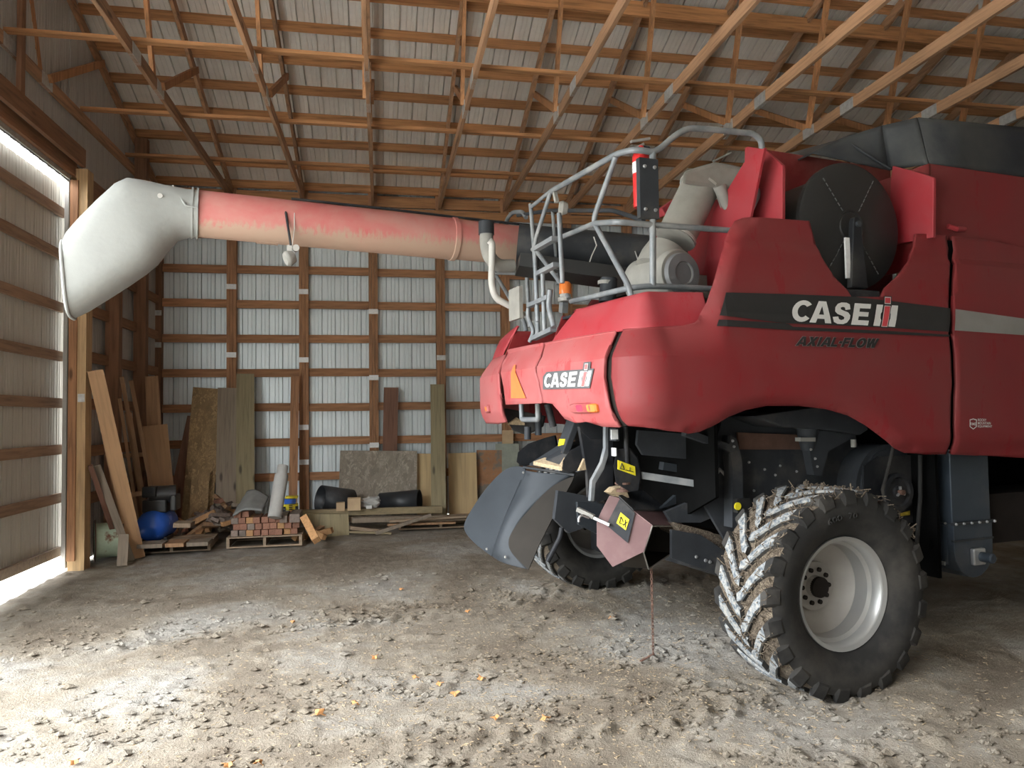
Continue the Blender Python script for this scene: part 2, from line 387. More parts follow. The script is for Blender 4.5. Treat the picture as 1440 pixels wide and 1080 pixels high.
# roof sheets
def roof(name, y0, y1, z0, z1):
    mb = MB(); lo = []; hi = []
    for a, h in ribs(80):
        x = XC-.5+a; lo.append(V3((x+skx(y0), y0, z0+h))); hi.append(V3((x+skx(y1), y1, z1+h)))
    k = len(lo); mb.add(lo+hi, [(i, i+1, k+i+1, k+i) for i in range(k-1)])
    return tag(mb.build(name, M['roofmetal']), kind='structure')
roof('ceiling_back_slope', D+.4, RIDGE, zroof(D+.4)+.065, zroof(RIDGE)+.065)
roof('ceiling_front_slope', RIDGE, FRONT-.3, zroof(RIDGE)+.065, zroof(RIDGE)-(RIDGE-FRONT+.3)/3+.065)
# purlins -------------------------------------------------------------
sl = math.atan(1/3.); dY, dZ = .579, .193
for n in range(0, 16):
    Y = D-n*dY; Z = zroof(Y)
    if Y < RIDGE: break
    Z -= .015
    upv = V3((0, math.sin(sl), math.cos(sl)))
    mb = MB().beam((XC+skx(Y)-.05, Y, Z), (12.9, Y, Z), .045, .145, V3((0, math.sin(sl), math.cos(sl))))
    o = mb.build('roof_purlin', M['purlin'], origin=(XC, Y, Z))
    tag(o, f'long wooden purlin under the metal roof, {ordw(n) if n<15 else "highest"} row up from the eave', 'roof beam', 'purlins under the roof')
# trusses -------------------------------------------------------------
def truss(i):
    X = XC+1.22*i
    t = empty('roof_truss', (X, D, 5.6), -SK)
    side = 'against the left wall' if i == 0 else f'ending on the {ordw(i)} back wall post right of the corner'
    tag(t, f'wooden roof truss {side}', 'roof truss', 'roof trusses')
    return t
def truss_parts(t):
    Z0 = 5.6
    W = .045
    L = D-RIDGE; zr = lambda a: 5.98+a/3-.075-.075
    mk = lambda nm, mat, *seg: [MB().beam(a, b, W, h, up).build(nm, mat, t) for a, b, h, up in seg]
    Y = V3((0, -1, 0))
    mk('bottom_chord', M['truss'], ((0, .02, .13), (0, -14.5, .13), .14, V3((0, 0, 1))))
    mk('top_chord', M['truss'], ((0, .05, zr(-.05)-Z0), (0, -L, zr(L)-Z0), .14, V3((0, .3, 1))))
    mk('web', M['truss_web'], ((W*1, -4.45, .17), (W*1, -2.75, zr(2.75)-Z0), .09, V3((0, 1, 0))))
    mk('web', M['truss_web'], ((-W*1, -4.5, .17), (-W*1, -5.15, zr(5.15)-Z0), .09, V3((0, 1, 0))))
    mk('web', M['truss_web'], ((-W*1, -9.0, .17), (-W*1, -5.3, zr(5.3)-Z0), .09, V3((0, 1, 0))))
    for a in (4.45, 5.35):
        mb = MB().box((-W/2-.005, -a-.16, .06), (W/2+.005, -a+.12, .2)); mb.build('connector_plate', M['plate'], t)
    mb = MB().box((-W/2-.005, -5.3, zr(5.15)-Z0-.09), (W/2+.005, -4.95, zr(5.15)-Z0+.05)); mb.build('connector_plate', M['plate'], t)
t0 = truss(0); truss_parts(t0)
for i in range(1, 14):
    t = truss(i)
    for c in list(t0.children):
        k = c.copy(); COL.objects.link(k); k.parent = t
# lateral braces over the bottom chords
for n, (Y, z) in enumerate(((12.4, 5.84), (10.65, 5.84), (8.62, 5.84))):
    o = MB().beam((XC+skx(Y), Y, z), (12.9, Y, z), .085, .04).build('lateral_brace', M['purlin'], origin=(XC, Y, z))
    tag(o, f'thin wooden lateral brace across the trusses, {ordw(n)} from the back wall', 'roof brace', 'braces on the bottom chords')
o = MB().beam((XC+skx(9.6), 9.55, 7.24), (12.9, 9.55, 7.24), .05, .2).build('lateral_beam', M['purlin'], origin=(XC, 9.55, 7.2))
tag(o, 'deep orange brown wooden beam high under the roof at the picture top', 'roof beam')
# back wall posts, girts ------------------------------------------------
PW = .165
plates = {0: [440, 485], 1: [403, 499], 2: [410, 506, 601, 650], 3: [438, 531, 626], 4: [343, 503], 5: []}
for i in range(0, 13):
    X = XC+1.22*i
    mb = MB()
    for k in range(3): mb.box((X-PW/2+k*PW/3+.002, D+(.004 if k == 1 else 0), -.02), (X-PW/2+(k+1)*PW/3-.002, D+.15, 5.95))
    o = mb.build('wall_post', M['post'] if i else M['post_left'], origin=(X, D, 0))
    tag(o, 'dark laminated wooden post in the far left corner of the shed' if i == 0 else f'laminated wooden post of the back wall, {ordw(i-1)} right of the corner post', 'wall post', 'back wall posts')
    for y in plates.get(i, []):
        z = gy(225+99*i, y, D).z
        MB().box((-PW/2, -.006, z-.045), (PW/2, 0, z+.045)).build('nail_plate', M['platewhite'] if 0 < i < 4 else M['plate'], o)
Z0G = gy(400, 428, D+.06).z+.61                                      # top visible girt row
rows = ['top', 'second', 'third', 'fourth', 'fifth', 'sixth', 'seventh', 'lowest']
for i in range(0, 12):
    for j in range(-1, 8):
        z = Z0G-.61*j
        if z < .2 or z > 5.3: continue
        x0 = XC+1.22*i+PW/2; x1 = x0+1.22-PW
        jz = random.uniform(-.008, .008)
        o = MB().box((x0, D+.045, z-.07+jz), (x1, D+.085, z+.07+jz)).build('wall_girt', M['girt'], origin=(x0, D+.06, z))
        where = 'between corner post and first post' if i == 0 else f'between {ordw(i-1)} and {ordw(i)} posts from corner'
        tag(o, f'back wall girt {where}, {"auger level" if j==-1 else rows[j]+" row"}', 'wall girt', 'back wall girts')
for nm, lab, y0, y1, z0, z1 in (('header_beam', 'long brown header board across the fronts of the back wall posts', D-.045, D-.003, 5.46, 5.62),
                               ('eave_beam', 'brown eave board above the header along the back wall', D+.02, D+.06, 5.66, 5.86)):
    tag(MB().box((XC, y0, z0), (12.9, y1, z1)).build(nm, M['purlin'], origin=(XC, D, z0)), lab, 'wall beam')
# left wall posts -------------------------------------------------------
def lbox(mb, a0, a1, o0, o1, z0, z1):
    P = [lw(a, z, o) for z in (z0, z1) for a, o in ((a0, o0), (a1, o0), (a1, o1), (a0, o1))]
    return mb.add(P, [(0,3,2,1),(4,5,6,7),(0,1,5,4),(1,2,6,5),(2,3,7,6),(3,0,4,7)])
ztopleft = [5.9, 5.3, 5.05]
for n, a in enumerate((1.22, 2.44)):
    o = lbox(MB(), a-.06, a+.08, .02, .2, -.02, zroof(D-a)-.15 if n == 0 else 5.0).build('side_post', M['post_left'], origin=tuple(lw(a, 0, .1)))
    tag(o, ['brown left wall post nearest the far corner', 'brown left wall post halfway between door post and corner'][n], 'wall post', 'left wall posts')
DA = DOORA0
o = lbox(MB(), DA-.20, DA-.0, .02, .21, -.02, 4.95).build('door_post', M['post_pale'], origin=tuple(lw(DA, 0, .1)))
tag(o, 'thick pale wooden post at the edge of the sliding door', 'door post')
lbox(MB(), DA-.01, DA+.03, .02, .11, .12, 4.8).build('edge_board', M['post'], o, origin=None)
for c in o.children: c.location = -V3(lw(DA, 0, .1))
pm = lbox(MB(), DA-.001, DA+.004, .12, .2, 2.05, 2.15); b_ = pm.build('nail_plate', M['plate'], o); b_.location = -V3(lw(DA, 0, .1))
for j in range(9):
    z = Z0G-.61*j+.02
    if z < .3: continue
    for n, (a0, a1) in enumerate(((.12, 1.16), (1.3, 2.38), (2.52, DA-.2))):
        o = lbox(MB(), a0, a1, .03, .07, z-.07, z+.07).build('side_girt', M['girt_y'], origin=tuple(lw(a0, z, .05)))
        tag(o, f'horizontal left wall girt in the {["far","middle","near"][n]} bay, {rows[min(j,7)]} of the rows', 'wall girt', 'left wall girts')
o = lbox(MB(), .1, DA-.0, .03, .08, 4.72, 4.98).build('side_header', M['girt_y'], origin=tuple(lw(0, 4.8, 0)))
tag(o, 'brown header board on the left wall between door and corner', 'wall beam')
for n, (o0, z0, z1) in enumerate(((.02, 4.86, 5.02), (.12, 4.98, 5.2))):
    o = lbox(MB(), DA-.05, 16.9, o0, o0+.05, z0, z1).build('door_header', M['girt_y'], origin=tuple(lw(DA, z0, 0)))
    tag(o, ['lower wooden header beam above the sliding door', 'upper wooden header beam above the sliding door'][n], 'wall beam')
o = lbox(MB(), DA-.05, 16.9, -.0, .018, 4.80, 4.87).build('door_track', M['plate'], origin=tuple(lw(DA, 4.8, 0)))
tag(o, 'weathered metal sliding door track above the left door', 'door track')
# gable framing above the left header
for n, (p, q) in enumerate((((8, 60), (108, 100)), ((78, 0), (120, 195)))): pass
for n, a in enumerate((5.2, 6.9)):
    o = lbox(MB(), a, a+.09, .05, .1, 5.1, zroof(D-a)-.2).build('gable_stud', M['post_left'], origin=tuple(lw(a, 5.1, 0)))
    tag(o, ['upright stud on the left gable near the door post', 'upright stud on the left gable at the picture edge'][n], 'wall stud')
# sliding door ----------------------------------------------------------
door = empty('door_1', tuple(lw(DA, 0, -.12)), 0); tag(door, kind='structure')
DOFF = -.12
def toroot(o, root):
    o.location = o.location-root.location; return o
a0 = la(gl(88, 500, DOFF)); a1 = DOP0
zb = gl(85, 778, DOFF).z; a0s = la(gl(90.5, 500, DOFF-.05))
mb = MB(); lo = []; hi = []
for a, h in ribs(int((a1-a0)/.2286)):
    p = lw(a0s+a, 0, DOFF-.04-h); lo.append(V3((p.x, p.y, zb))); hi.append(V3((p.x, p.y, ZDT)))
k = len(lo); mb.add(lo+hi, [(i, i+1, k+i+1, k+i) for i in range(k-1)])
toroot(mb.build('door_sheet', M['doormetal'], door), door)
for y in (228, 297, 358, 432, 501, 567, 632, 700):
    z = gl(86, y, DOFF).z
    toroot(lbox(MB(), a0-.02, a1, DOFF-.035, DOFF, z-.06, z+.06).build('door_rail', M['door_girt'], door), door)
toroot(lbox(MB(), a0-.03, a1, DOFF-.04, DOFF+.01, zb-.03, zb+.08).build('bottom_rail', M['pallet'], door), door)
o = MB().tube([lw(a0-.07, .2, -.05), lw(a0-.07, 4.7, -.05)], .022).build('door_guide_bar', M['chassis']); tag(o, 'dark upright metal bar beside the door post', 'bar')
# ================================================================ COMBINE HARVESTER (machine frame: x forward, y away, z up)
import bmesh
CB = empty('combine_harvester', tuple(ORG), R(10))
tag(CB, 'large dusty red combine harvester parked across the right half of the shed', 'combine harvester')
U0, KC, VC, HWR = -1.39, .075, 1.83, 1.31
A0 = math.atan(2*KC*HWR); RC = (VC-HWR-.3)/(1-math.sin(A0)); ARC = RC*(math.pi/2-A0)
CCU = U0+KC*HWR**2+RC*math.cos(A0); CCV = VC-HWR+RC*math.sin(A0)
def plan(s):
    q = abs(s)
    if q <= HWR:
        n = V3((-1, -2*KC*q, 0)).normalized(); p = V3((U0+KC*q*q, VC-q, 0))
    elif q <= HWR+ARC:
        a = A0+(q-HWR)/RC; n = V3((-math.cos(a), -math.sin(a), 0)); p = V3((CCU, CCV, 0))+n*RC
    else: n = V3((0, -1, 0)); p = V3((CCU+q-HWR-ARC, .3, 0))
    if s < 0: p.y = 2*VC-p.y; n.y = -n.y
    return p, n
def su(u): return HWR+ARC+u-CCU                                      # side: length coordinate -> s
ROUND = []
def clamp(x, a=0., b=1.): return max(a, min(b, x))
def inset(s, z):
    u = CCU+abs(s)-HWR-ARC
    wr = 1-clamp((u+.95)/.35)
    rear = .06*clamp((1.9-z)/.17)**2 + .12*clamp((z-2.17)/.17)
    side = .05*clamp((z-2.45)/.6) + .025*clamp((z-2.90)/.05) - .02*clamp((z-1.9)/.3)*clamp((2.6-z)/.3) + .05*clamp((1.62-z)/.14)**2
    e = 0.
    if ROUND and s > 1.6:
        d = 9.
        for (a, b), (c, f) in ROUND:
            if s < min(a, c)-.12 or s > max(a, c)+.12 or z < min(b, f)-.12 or z > max(b, f)+.12: continue
            vx, vy = c-a, f-b; t = clamp(((s-a)*vx+(z-b)*vy)/(vx*vx+vy*vy+1e-9)); d = min(d, math.hypot(s-a-vx*t, z-b-vy*t))
        e = .055*clamp(1-d/.085)**2
    return rear*wr + side*(1-wr) + e
def surf(s, z, off=0.):
    p, n = plan(s); p = p+n*(off-inset(s, z)); p.z = z; return p
CPL = loc(CP)
def pix2s(px, py, smin=-1.4, smax=6., off=0.):
    r = ray(px, py); d = V3((r.dot(UH), r.dot(VH), r.dot(WH)))
    z = 2.; best = None
    for it in range(4):
        best = None; prev = None; N = 700
        for i in range(N+1):
            s = smin+(smax-smin)*i/N
            p, n = plan(s); p = p+n*(off-inset(s, z))
            q = p-CPL; c = q.x*d.y-q.y*d.x
            if prev is not None and c*prev[0] <= 0 and q.x*d.x+q.y*d.y > 0:
                t = prev[0]/(prev[0]-c) if c != prev[0] else 0
                dist = math.hypot(q.x, q.y)
                if best is None or dist < best[1]: best = (prev[1]+(s-prev[1])*t, dist)
            prev = (c, s)
        if best is None: return (smin if px < 720 else smax, z)
        p, n = plan(best[0]); p = p+n*(off-inset(best[0], z)); q = p-CPL
        z = CPL.z + d.z*math.hypot(q.x, q.y)/math.hypot(d.x, d.y)
    return best[0], z
def sheet(name, poly, fn, mat, parent=CB, ds=.06, dz=.05, thick=.018, label=None, smooth=True):
    """planar outline cut in a fine grid, bent onto fn(a, b), given thickness"""
    bm = bmesh.new(); vs = [bm.verts.new((a, b, 0)) for a, b in poly]; bm.faces.new(vs)
    a0, a1 = min(p[0] for p in poly), max(p[0] for p in poly); b0, b1 = min(p[1] for p in poly), max(p[1] for p in poly)
    for lo, hi, st, ax in ((a0, a1, ds, 0), (b0, b1, dz, 1)):
        k = math.floor(lo/st)+1
        while k*st < hi:
            co = [0, 0, 0]; no = [0, 0, 0]; co[ax] = k*st; no[ax] = 1
            bmesh.ops.bisect_plane(bm, geom=bm.verts[:]+bm.edges[:]+bm.faces[:], dist=1e-6, plane_co=co, plane_no=no); k += 1
    for v in bm.verts: v.co = fn(v.co.x, v.co.y)
    bmesh.ops.recalc_face_normals(bm, faces=bm.faces)
    me = bpy.data.meshes.new(name); bm.to_mesh(me); bm.free(); me.materials.append(mat)
    for p in me.polygons: p.use_smooth = smooth
    if smooth: me.set_sharp_from_angle(angle=R(22))
    o = bpy.data.objects.new(name, me); COL.objects.link(o); o.parent = parent
    if thick:
        c = sum((v.co for v in me.vertices), V3())/len(me.vertices)
        so = o.modifiers.new('thickness', 'SOLIDIFY'); so.thickness = thick; so.offset = 0
    if label: o['label'] = label
    if smooth: wn = o.modifiers.new('normals', 'WEIGHTED_NORMAL'); wn.keep_sharp = True
    return o
def px(*pts, **k): return [pix2s(x, y, **k) for x, y in pts]
def smoothpoly(pts, it=1, closed=True):
    for _ in range(it):
        q = []
        for i in range(len(pts)):
            a, b = pts[i], pts[(i+1) % len(pts)]
            q += [(a[0]*.75+b[0]*.25, a[1]*.75+b[1]*.25), (a[0]*.25+b[0]*.75, a[1]*.25+b[1]*.75)]
        pts = q
    return pts
MB().slab([pv(*q, .37) for q in ((1318, 336), (1352, 340), (1356, 632), (1318, 632))], (0, .01, 0)).build('seam_backing', M['void'], CB)  # dark strip added behind the panel gap so no light shows through
# near side shell -------------------------------------------------------
gapL = [(877, 463), (871, 480), (862, 503), (861, 530), (866, 560), (876, 590), (884, 598)]
top = px((900, 462), (960, 458), (976, 454), (990, 444), (1001, 425), (1012, 392), (1022, 355), (1031, 325), (1040, 310), (1052, 305), (1137, 311), (1142, 330), (1154, 362), (1172, 390), (1190, 408), (1196, 418), (1237, 418), (1244, 405), (1262, 388), (1277, 368), (1284, 348), (1287, 329), (1329, 331), (1332, 350), (1333, 400), (1332, 470), (1337, 540), (1335, 600), (1329, 638))
bot = px((1300, 638), (1280, 636), (1265, 629), (1245, 612), (1225, 597), (1200, 583), (1170, 574), (1130, 569), (1085, 569), (1055, 575), (1030, 585), (1008, 598), (990, 606), (972, 609), (940, 606), (905, 600))
sidepoly = px(*gapL)[::-1]+top+bot
for L_ in (top[3:10], bot[1:14]): ROUND += list(zip(L_, L_[1:]))
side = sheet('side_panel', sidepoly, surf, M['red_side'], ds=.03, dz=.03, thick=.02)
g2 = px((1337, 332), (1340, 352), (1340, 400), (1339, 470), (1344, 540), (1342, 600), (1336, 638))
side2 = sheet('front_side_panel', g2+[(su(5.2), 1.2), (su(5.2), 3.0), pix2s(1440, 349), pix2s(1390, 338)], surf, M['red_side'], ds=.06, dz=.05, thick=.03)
# rear shell in three pieces --------------------------------------------
off = .0
rr = px((867, 465), (861, 482), (852, 503), (851, 530), (856, 560), (866, 590), (873, 600)) + px((850, 599), (826, 592), (812, 594), (796, 588), (787, 577), (779, 568), (766, 566)) + px((762, 545), (757, 523), (764, 503), (767, 482))
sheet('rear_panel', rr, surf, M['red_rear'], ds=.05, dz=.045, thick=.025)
rm = px((765, 482), (762, 500), (755, 523), (760, 545), (764, 567), (713, 569), (710, 545), (706, 523), (708, 512), (715, 492))
sheet('engine_door', rm, surf, M['red_rear'], ds=.05, dz=.045, thick=.025, label='middle rear door with orange triangle')
s0 = pix2s(713, 492)[0]; zt = pix2s(713, 492)[1]
s1 = pix2s(704, 523)[0]
rl = [(s0-.02, 2.34), (s1-.02, 2.17), (s1+.02, 1.95), (s1+.04, 1.90), (s1+.02, 1.75), (s1-.25, 1.735), (-1.55, 1.74), (-1.75, 1.74), (-2.0, 1.74), (-2.0, 2.34)]
sheet('rear_panel', rl, surf, M['red_rear'], ds=.05, dz=.045, thick=.025)
# lower lip closing the shell and seam filler
sheet('seam_backing', px((880, 463), (872, 480), (864, 503), (863, 530), (868, 560), (879, 598))+px((868, 600), (854, 560), (848, 530), (849, 503), (858, 482), (864, 466)), lambda a, b: surf(a, b, -.03), M['bolt'], thick=.01)
# far side of the body
sheet('far_side_panel', [(-2.0, 1.74), (-4.9, 1.5), (-4.9, 3.0), (-2.7, 3.0), (-2.35, 2.4), (-2.0, 2.34)], surf, M['red_side'], ds=.1, dz=.1, thick=.03)
# upper hood ------------------------------------------------------------
def hood(s, z, off=0.):
    p, n = plan(s); u = CCU+abs(s)-HWR-ARC; w = 1-.5*clamp((u+.9)/.5)
    p = p-n*((.12+.13*clamp((z-2.34)/.3)**1.2)*w-off); p.z = z; return p
hz = lambda s: 2.60+.035*clamp((s-.4)/1.)
ha = pix2s(776, 478)[0]; hb = pix2s(792, 440)[0]+.03
hp = [(ha, 2.345), (hb, 2.56)]+[(s, 2.575+.02*(s-hb)) for s in (hb+.06, .5, .8, 1.1, 1.3, 1.45, 1.6, 1.8)]+[(su(-.62), 2.60), (su(-.62), 2.345), (1.5, 2.345)]
hd = sheet('rear_hood', hp, hood, M['red_hood'], ds=.05, dz=.04, thick=.02)
sheet('rear_hood', [(-.86, 2.345), (-.70, 2.60), (-.74, 2.60), (-1.35, 2.52), (-1.5, 2.345)], hood, M['red_hood'], thick=.02)
# hood end cheeks either side of the ladder
for s, zt_ in ((ha+.02, 2.56), (-.74, 2.56)):
    p = hood(s, 2.345); q = hood(s, zt_)
    MB().slab([p, q, q+V3((.7, 0, 0)), p+V3((.8, 0, 0))], (0, .02, 0)).build('hood_cheek', M['red_dark'], CB)
# hood top / deck
dk = [hood(s, 2.55) for s in (1.9, 1.6, 1.4, 1.2, .9, .6, ha)]
MB().slab([(.2, .5, 2.54)]+dk+[(-.55, dk[-1].y, 2.54), (.2, dk[-1].y, 2.54)], (0, 0, -.02)).build('deck_plate', M['black'], CB)
MB().box((-.6, ha and VC-ha, 2.3), (.2, 3.2, 2.34)).build('walkway', M['chassis'], CB)
# decals ----------------------------------------------------------------
def quadmap(c, fn, off):                                              # c: four (s,z) corners: bottom-left, bottom-right, top-right, top-left
    def f(x, y):
        s = (c[0][0]*(1-x)+c[1][0]*x)*(1-y)+(c[3][0]*(1-x)+c[2][0]*x)*y
        z = (c[0][1]*(1-x)+c[1][1]*x)*(1-y)+(c[3][1]*(1-x)+c[2][1]*x)*y
        return fn(s, z, off)
    return f
def glyph(name, polys, mapf, mat, parent, sub=.05):
    mbs = bmesh.new()
    for poly in polys:
        bm = bmesh.new(); vs = [bm.verts.new((a, b, 0)) for a, b in poly]; bm.faces.new(vs)
        bm.normal_update(); bmesh.ops.triangulate(bm, faces=bm.faces, ngon_method='EAR_CLIP')
        for ax in (0, 1):
            k = -20
            while k*sub < 7:
                co = [0, 0, 0]; no = [0, 0, 0]; co[ax] = k*sub; no[ax] = 1
                bmesh.ops.bisect_plane(bm, geom=bm.verts[:]+bm.edges[:]+bm.faces[:], dist=1e-6, plane_co=co, plane_no=no); k += 1
        me = bpy.data.meshes.new('t'); bm.to_mesh(me); bm.free(); mbs.from_mesh(me); bpy.data.meshes.remove(me)
    for v in mbs.verts: v.co = mapf(v.co.x, v.co.y)
    me = bpy.data.meshes.new(name); mbs.to_mesh(me); mbs.free(); me.materials.append(mat)
    o = bpy.data.objects.new(name, me); COL.objects.link(o); o.parent = parent; return o
def text2d(body, offset=.0, shear=0.):
    cu = bpy.data.curves.new('t', 'FONT'); cu.body = body; cu.offset = offset; cu.shear = shear; cu.resolution_u = 6; cu.fill_mode = 'FRONT'
    o = bpy.data.objects.new('t', cu); COL.objects.link(o)
    dg = bpy.context.evaluated_depsgraph_get(); me = bpy.data.meshes.new_from_object(o.evaluated_get(dg))
    bpy.data.objects.remove(o); bpy.data.curves.remove(cu)
    xs_ = [v.co.x for v in me.vertices]; ys_ = [v.co.y for v in me.vertices]
    return me, min(xs_), max(xs_), min(ys_), max(ys_)
def text_on(name, body, mapf, mat, parent, offset=0., shear=0.):
    me, x0, x1, y0, y1 = text2d(body, offset, shear)
    me.materials.clear(); me.materials.append(mat)
    for v in me.vertices: v.co = mapf((v.co.x-x0)/(x1-x0), (v.co.y-y0)/(y1-y0))
    o = bpy.data.objects.new(name, me); COL.objects.link(o); o.parent = parent; return o
# heavy block capitals on a unit cell
def arcp(cx, cy, rx, ry, a0, a1, n=10): return [(cx+rx*math.cos(R(a0+(a1-a0)*i/n)), cy+ry*math.sin(R(a0+(a1-a0)*i/n))) for i in range(n+1)]
LC = [arcp(.5, .5, .5, .5, 40, 320, 20)+[(.66, .30)]+arcp(.5, .5, .24, .29, 300, 60, 14)+[(.66, .70)]]
LA = [[(0, 0), (.32, 1), (.68, 1), (1, 0), (.70, 0), (.65, .18), (.35, .18), (.30, 0)]]
LA = [[(0, 0), (.33, 1), (.50, 1), (.50, .78), (.385, .38), (.50, .38), (.50, .19), (.34, .19), (.29, 0)], [(1, 0), (.67, 1), (.50, 1), (.50, .78), (.615, .38), (.50, .38), (.50, .19), (.66, .19), (.71, 0)]]
LS = [[(.92, .70), (.64, .66), (.60, .77), (.48, .80), (.36, .76), (.38, .68), (.55, .62), (.82, .55), (.96, .42), (.97, .26), (.86, .08), (.66, 0), (.34, 0), (.12, .08), (0, .30), (.30, .34), (.36, .22), (.50, .18), (.64, .22), (.65, .31), (.52, .38), (.24, .45), (.08, .57), (.06, .76), (.16, .92), (.36, 1), (.64, 1), (.84, .93)]]
LE = [[(0, 0), (0, 1), (.95, 1), (.95, .78), (.34, .78), (.34, .61), (.88, .61), (.88, .40), (.34, .40), (.34, .22), (.97, .22), (.97, 0)]]
def place(polys, x0, w, lean=.0, y0=0., h=1.): return [[(x0+a*w+lean*b, y0+b*h) for a, b in p] for p in polys]
def case_logo(parent, corners, fn, offb, hi, mat_letters, mat_i, mat_edge, edge=.035):
    f = quadmap(corners, fn, offb); f2 = quadmap(corners, fn, offb+.002); f3 = quadmap(corners, fn, offb+.004)
    ln = .035
    if edge:
        glyph('logo_outline', [[(-.04, -.14), (.985, -.14), (1.03, 1.12), (.965, 1.12), (.965, hi+.12), (.835, hi+.12), (.825, 1.12), (.05, 1.14), (-.04, .8)]], f, mat_edge, parent)
    P = place(LC, -.01, .185, ln)+place(LA, .16, .2, .02)+place(LS, .36, .165, ln)+place(LE, .543, .165, ln)
    glyph('lettering', P, f2, mat_letters, parent)
    # I H monogram: H in letter colour, I in red with outline
    H = [[(.754, 0), (.79, 1), (.852, 1), (.838, .66), (.826, .58), (.822, .36), (.830, .28), (.818, 0)],
         [(.902, 0), (.908, .28), (.918, .36), (.924, .58), (.918, .66), (.938, 1), (1.0, 1), (.968, 0)]]
    glyph('lettering', H, f2, mat_letters, parent)
    glyph('logo_outline', [[(.822, -.08), (.855, .96), (.858, hi+.06), (.938, hi+.06), (.930, .96), (.898, -.08)]], quadmap(corners, fn, offb+.003), mat_edge, parent)
    glyph('monogram_edge', [[(.831, -.02), (.862, .97), (.924, .97), (.891, -.02)], [(.864, 1.05), (.867, hi+.02), (.928, hi+.02), (.925, 1.05)]], quadmap(corners, fn, offb+.0036), mat_letters, parent)
    glyph('monogram_bar', [[(.836, -.0), (.866, .94), (.919, .94), (.886, -.0)], [(.869, 1.09), (.871, hi-.02), (.923, hi-.02), (.920, 1.09)]], f3, mat_i, parent)
o1 = .021
sf = lambda s, z, o: surf(s, z, o)
glyph('side_stripe', [px((1018, 412), (1100, 414), (1200, 418), (1333, 434), (1331, 467), (1240, 461), (1100, 455), (1009, 444))], lambda a, b: surf(a, b, o1), M['blackpure'], side, .07)
glyph('side_stripe', [px((1008, 450), (1100, 455), (1106, 456), (1112, 460), (1250, 466), (1332, 471), (1332, 474), (1240, 470), (1100, 464), (1005, 459))], lambda a, b: surf(a, b, o1), M['blackpure'], side, .07)
glyph('side_stripe', [px((1340, 435), (1440, 449))+[(su(3.7), 2.41), (su(3.7), 2.2)]+px((1440, 472), (1339, 465))], lambda a, b: surf(a, b, o1), M['stripegrey'], side2, .07)
case_logo(side, px((1109, 452.5), (1259, 460.5), (1259, 430.5), (1109, 422)), sf, o1+.002, 1.36, M['white'], plain('logo_red', (.5, .05, .06), .5), M['blackpure'], 0)
LX = [[(0, 0), (.32, .5), (.02, 1), (.36, 1), (.5, .72), (.64, 1), (.98, 1), (.68, .5), (1, 0), (.66, 0), (.5, .28), (.34, 0)]]
LI = [[(.25, 0), (.25, 1), (.85, 1), (.85, 0)]]
LL = [[(0, 0), (0, 1), (.36, 1), (.36, .24), (.95, .24), (.95, 0)]]
LF = [[(0, 0), (0, 1), (.95, 1), (.95, .76), (.36, .76), (.36, .6), (.85, .6), (.85, .38), (.36, .38), (.36, 0)]]
LO = [arcp(.5, .5, .5, .52, 90, 270, 14)+arcp(.5, .5, .2, .28, 270, 90, 10), arcp(.5, .5, .2, .28, 90, -90, 10)+arcp(.5, .5, .5, .52, -90, 90, 14)]
LWW = [[(0, 1), (.16, 0), (.42, 0), (.5, .5), (.58, 0), (.84, 0), (1, 1), (.76, 1), (.70, .45), (.61, 1), (.39, 1), (.30, .45), (.24, 1)]]
LD = [[(.05, .36), (.05, .6), (.95, .6), (.95, .36)]]
def word(grow=0.):
    out = []; x = 0
    for g, wd in ((LA, .125), (LX, .115), (LI, .05), (LA, .125), (LL, .085), (LD, .045), (LF, .09), (LL, .085), (LO, .12), (LWW, .15)):
        for poly in place(g, x, wd, .03):
            if grow:
                n = len(poly); ar = sum(a[0]*b[1]-b[0]*a[1] for a, b in zip(poly, poly[1:]+poly[:1])); sg = 1 if ar > 0 else -1; q = []
                for k in range(n):
                    a, b, c = poly[k-1], poly[k], poly[(k+1) % n]; e1 = V3((b[0]-a[0], (b[1]-a[1])*.12, 0)); e2 = V3((c[0]-b[0], (c[1]-b[1])*.12, 0))
                    nn = V3((e1.y, -e1.x, 0)).normalized()+V3((e2.y, -e2.x, 0)).normalized()
                    nn = nn.normalized()*grow*sg if nn.length > .1 else V3(); q.append((b[0]+nn.x, b[1]+nn.y/.12))
                poly = q
            out.append(poly)
        x += wd+.004
    return out
mc = px((1115, 486.5), (1225, 489.5), (1227, 476.5), (1117, 473.5))
glyph('model_lettering', word(), quadmap(mc, sf, o1+.004), M['blackpure'], side)
glyph('model_lettering_edge', word(.005), quadmap(mc, sf, o1+.001), M['stripegrey'], side)
case_logo(bpy.data.objects['rear_panel'], px((769, 545), (834, 543), (836, 521), (769, 526)), sf, o1, 1.45, M['white'], plain('logo_pink', (.6, .12, .12), .5), M['greydecal'])
dl = px((1374, 597), (1393, 598), (1393, 590), (1374, 589))
for k, w in enumerate(('ROCKY', 'MOUNTAIN', 'EQUIPMENT')):
    y = 588.6+k*4.6
    text_on('dealer_lettering', w, quadmap(px((1371.5, y+3.6), (1371.5+(12, 18, 20)[k], y+3.9), (1371.5+(12, 18, 20)[k], y+.3), (1371.5, y)), sf, o1), M['white'], side2, .01)
def outl(pts, w): return pts
sh = [(1360, 590), (1365, 588.5), (1370, 590), (1370, 600), (1365, 604), (1360, 600)]
sh2 = [(1361, 591), (1365, 589.8), (1369, 591), (1369, 599.5), (1365, 602.7), (1361, 599.5)]
for a in range(6):
    b = (a+1) % 6; glyph('dealer_shield', [px(sh[a], sh[b], sh2[b], sh2[a])], lambda p, q: surf(p, q, o1), M['white'], side2, .3)
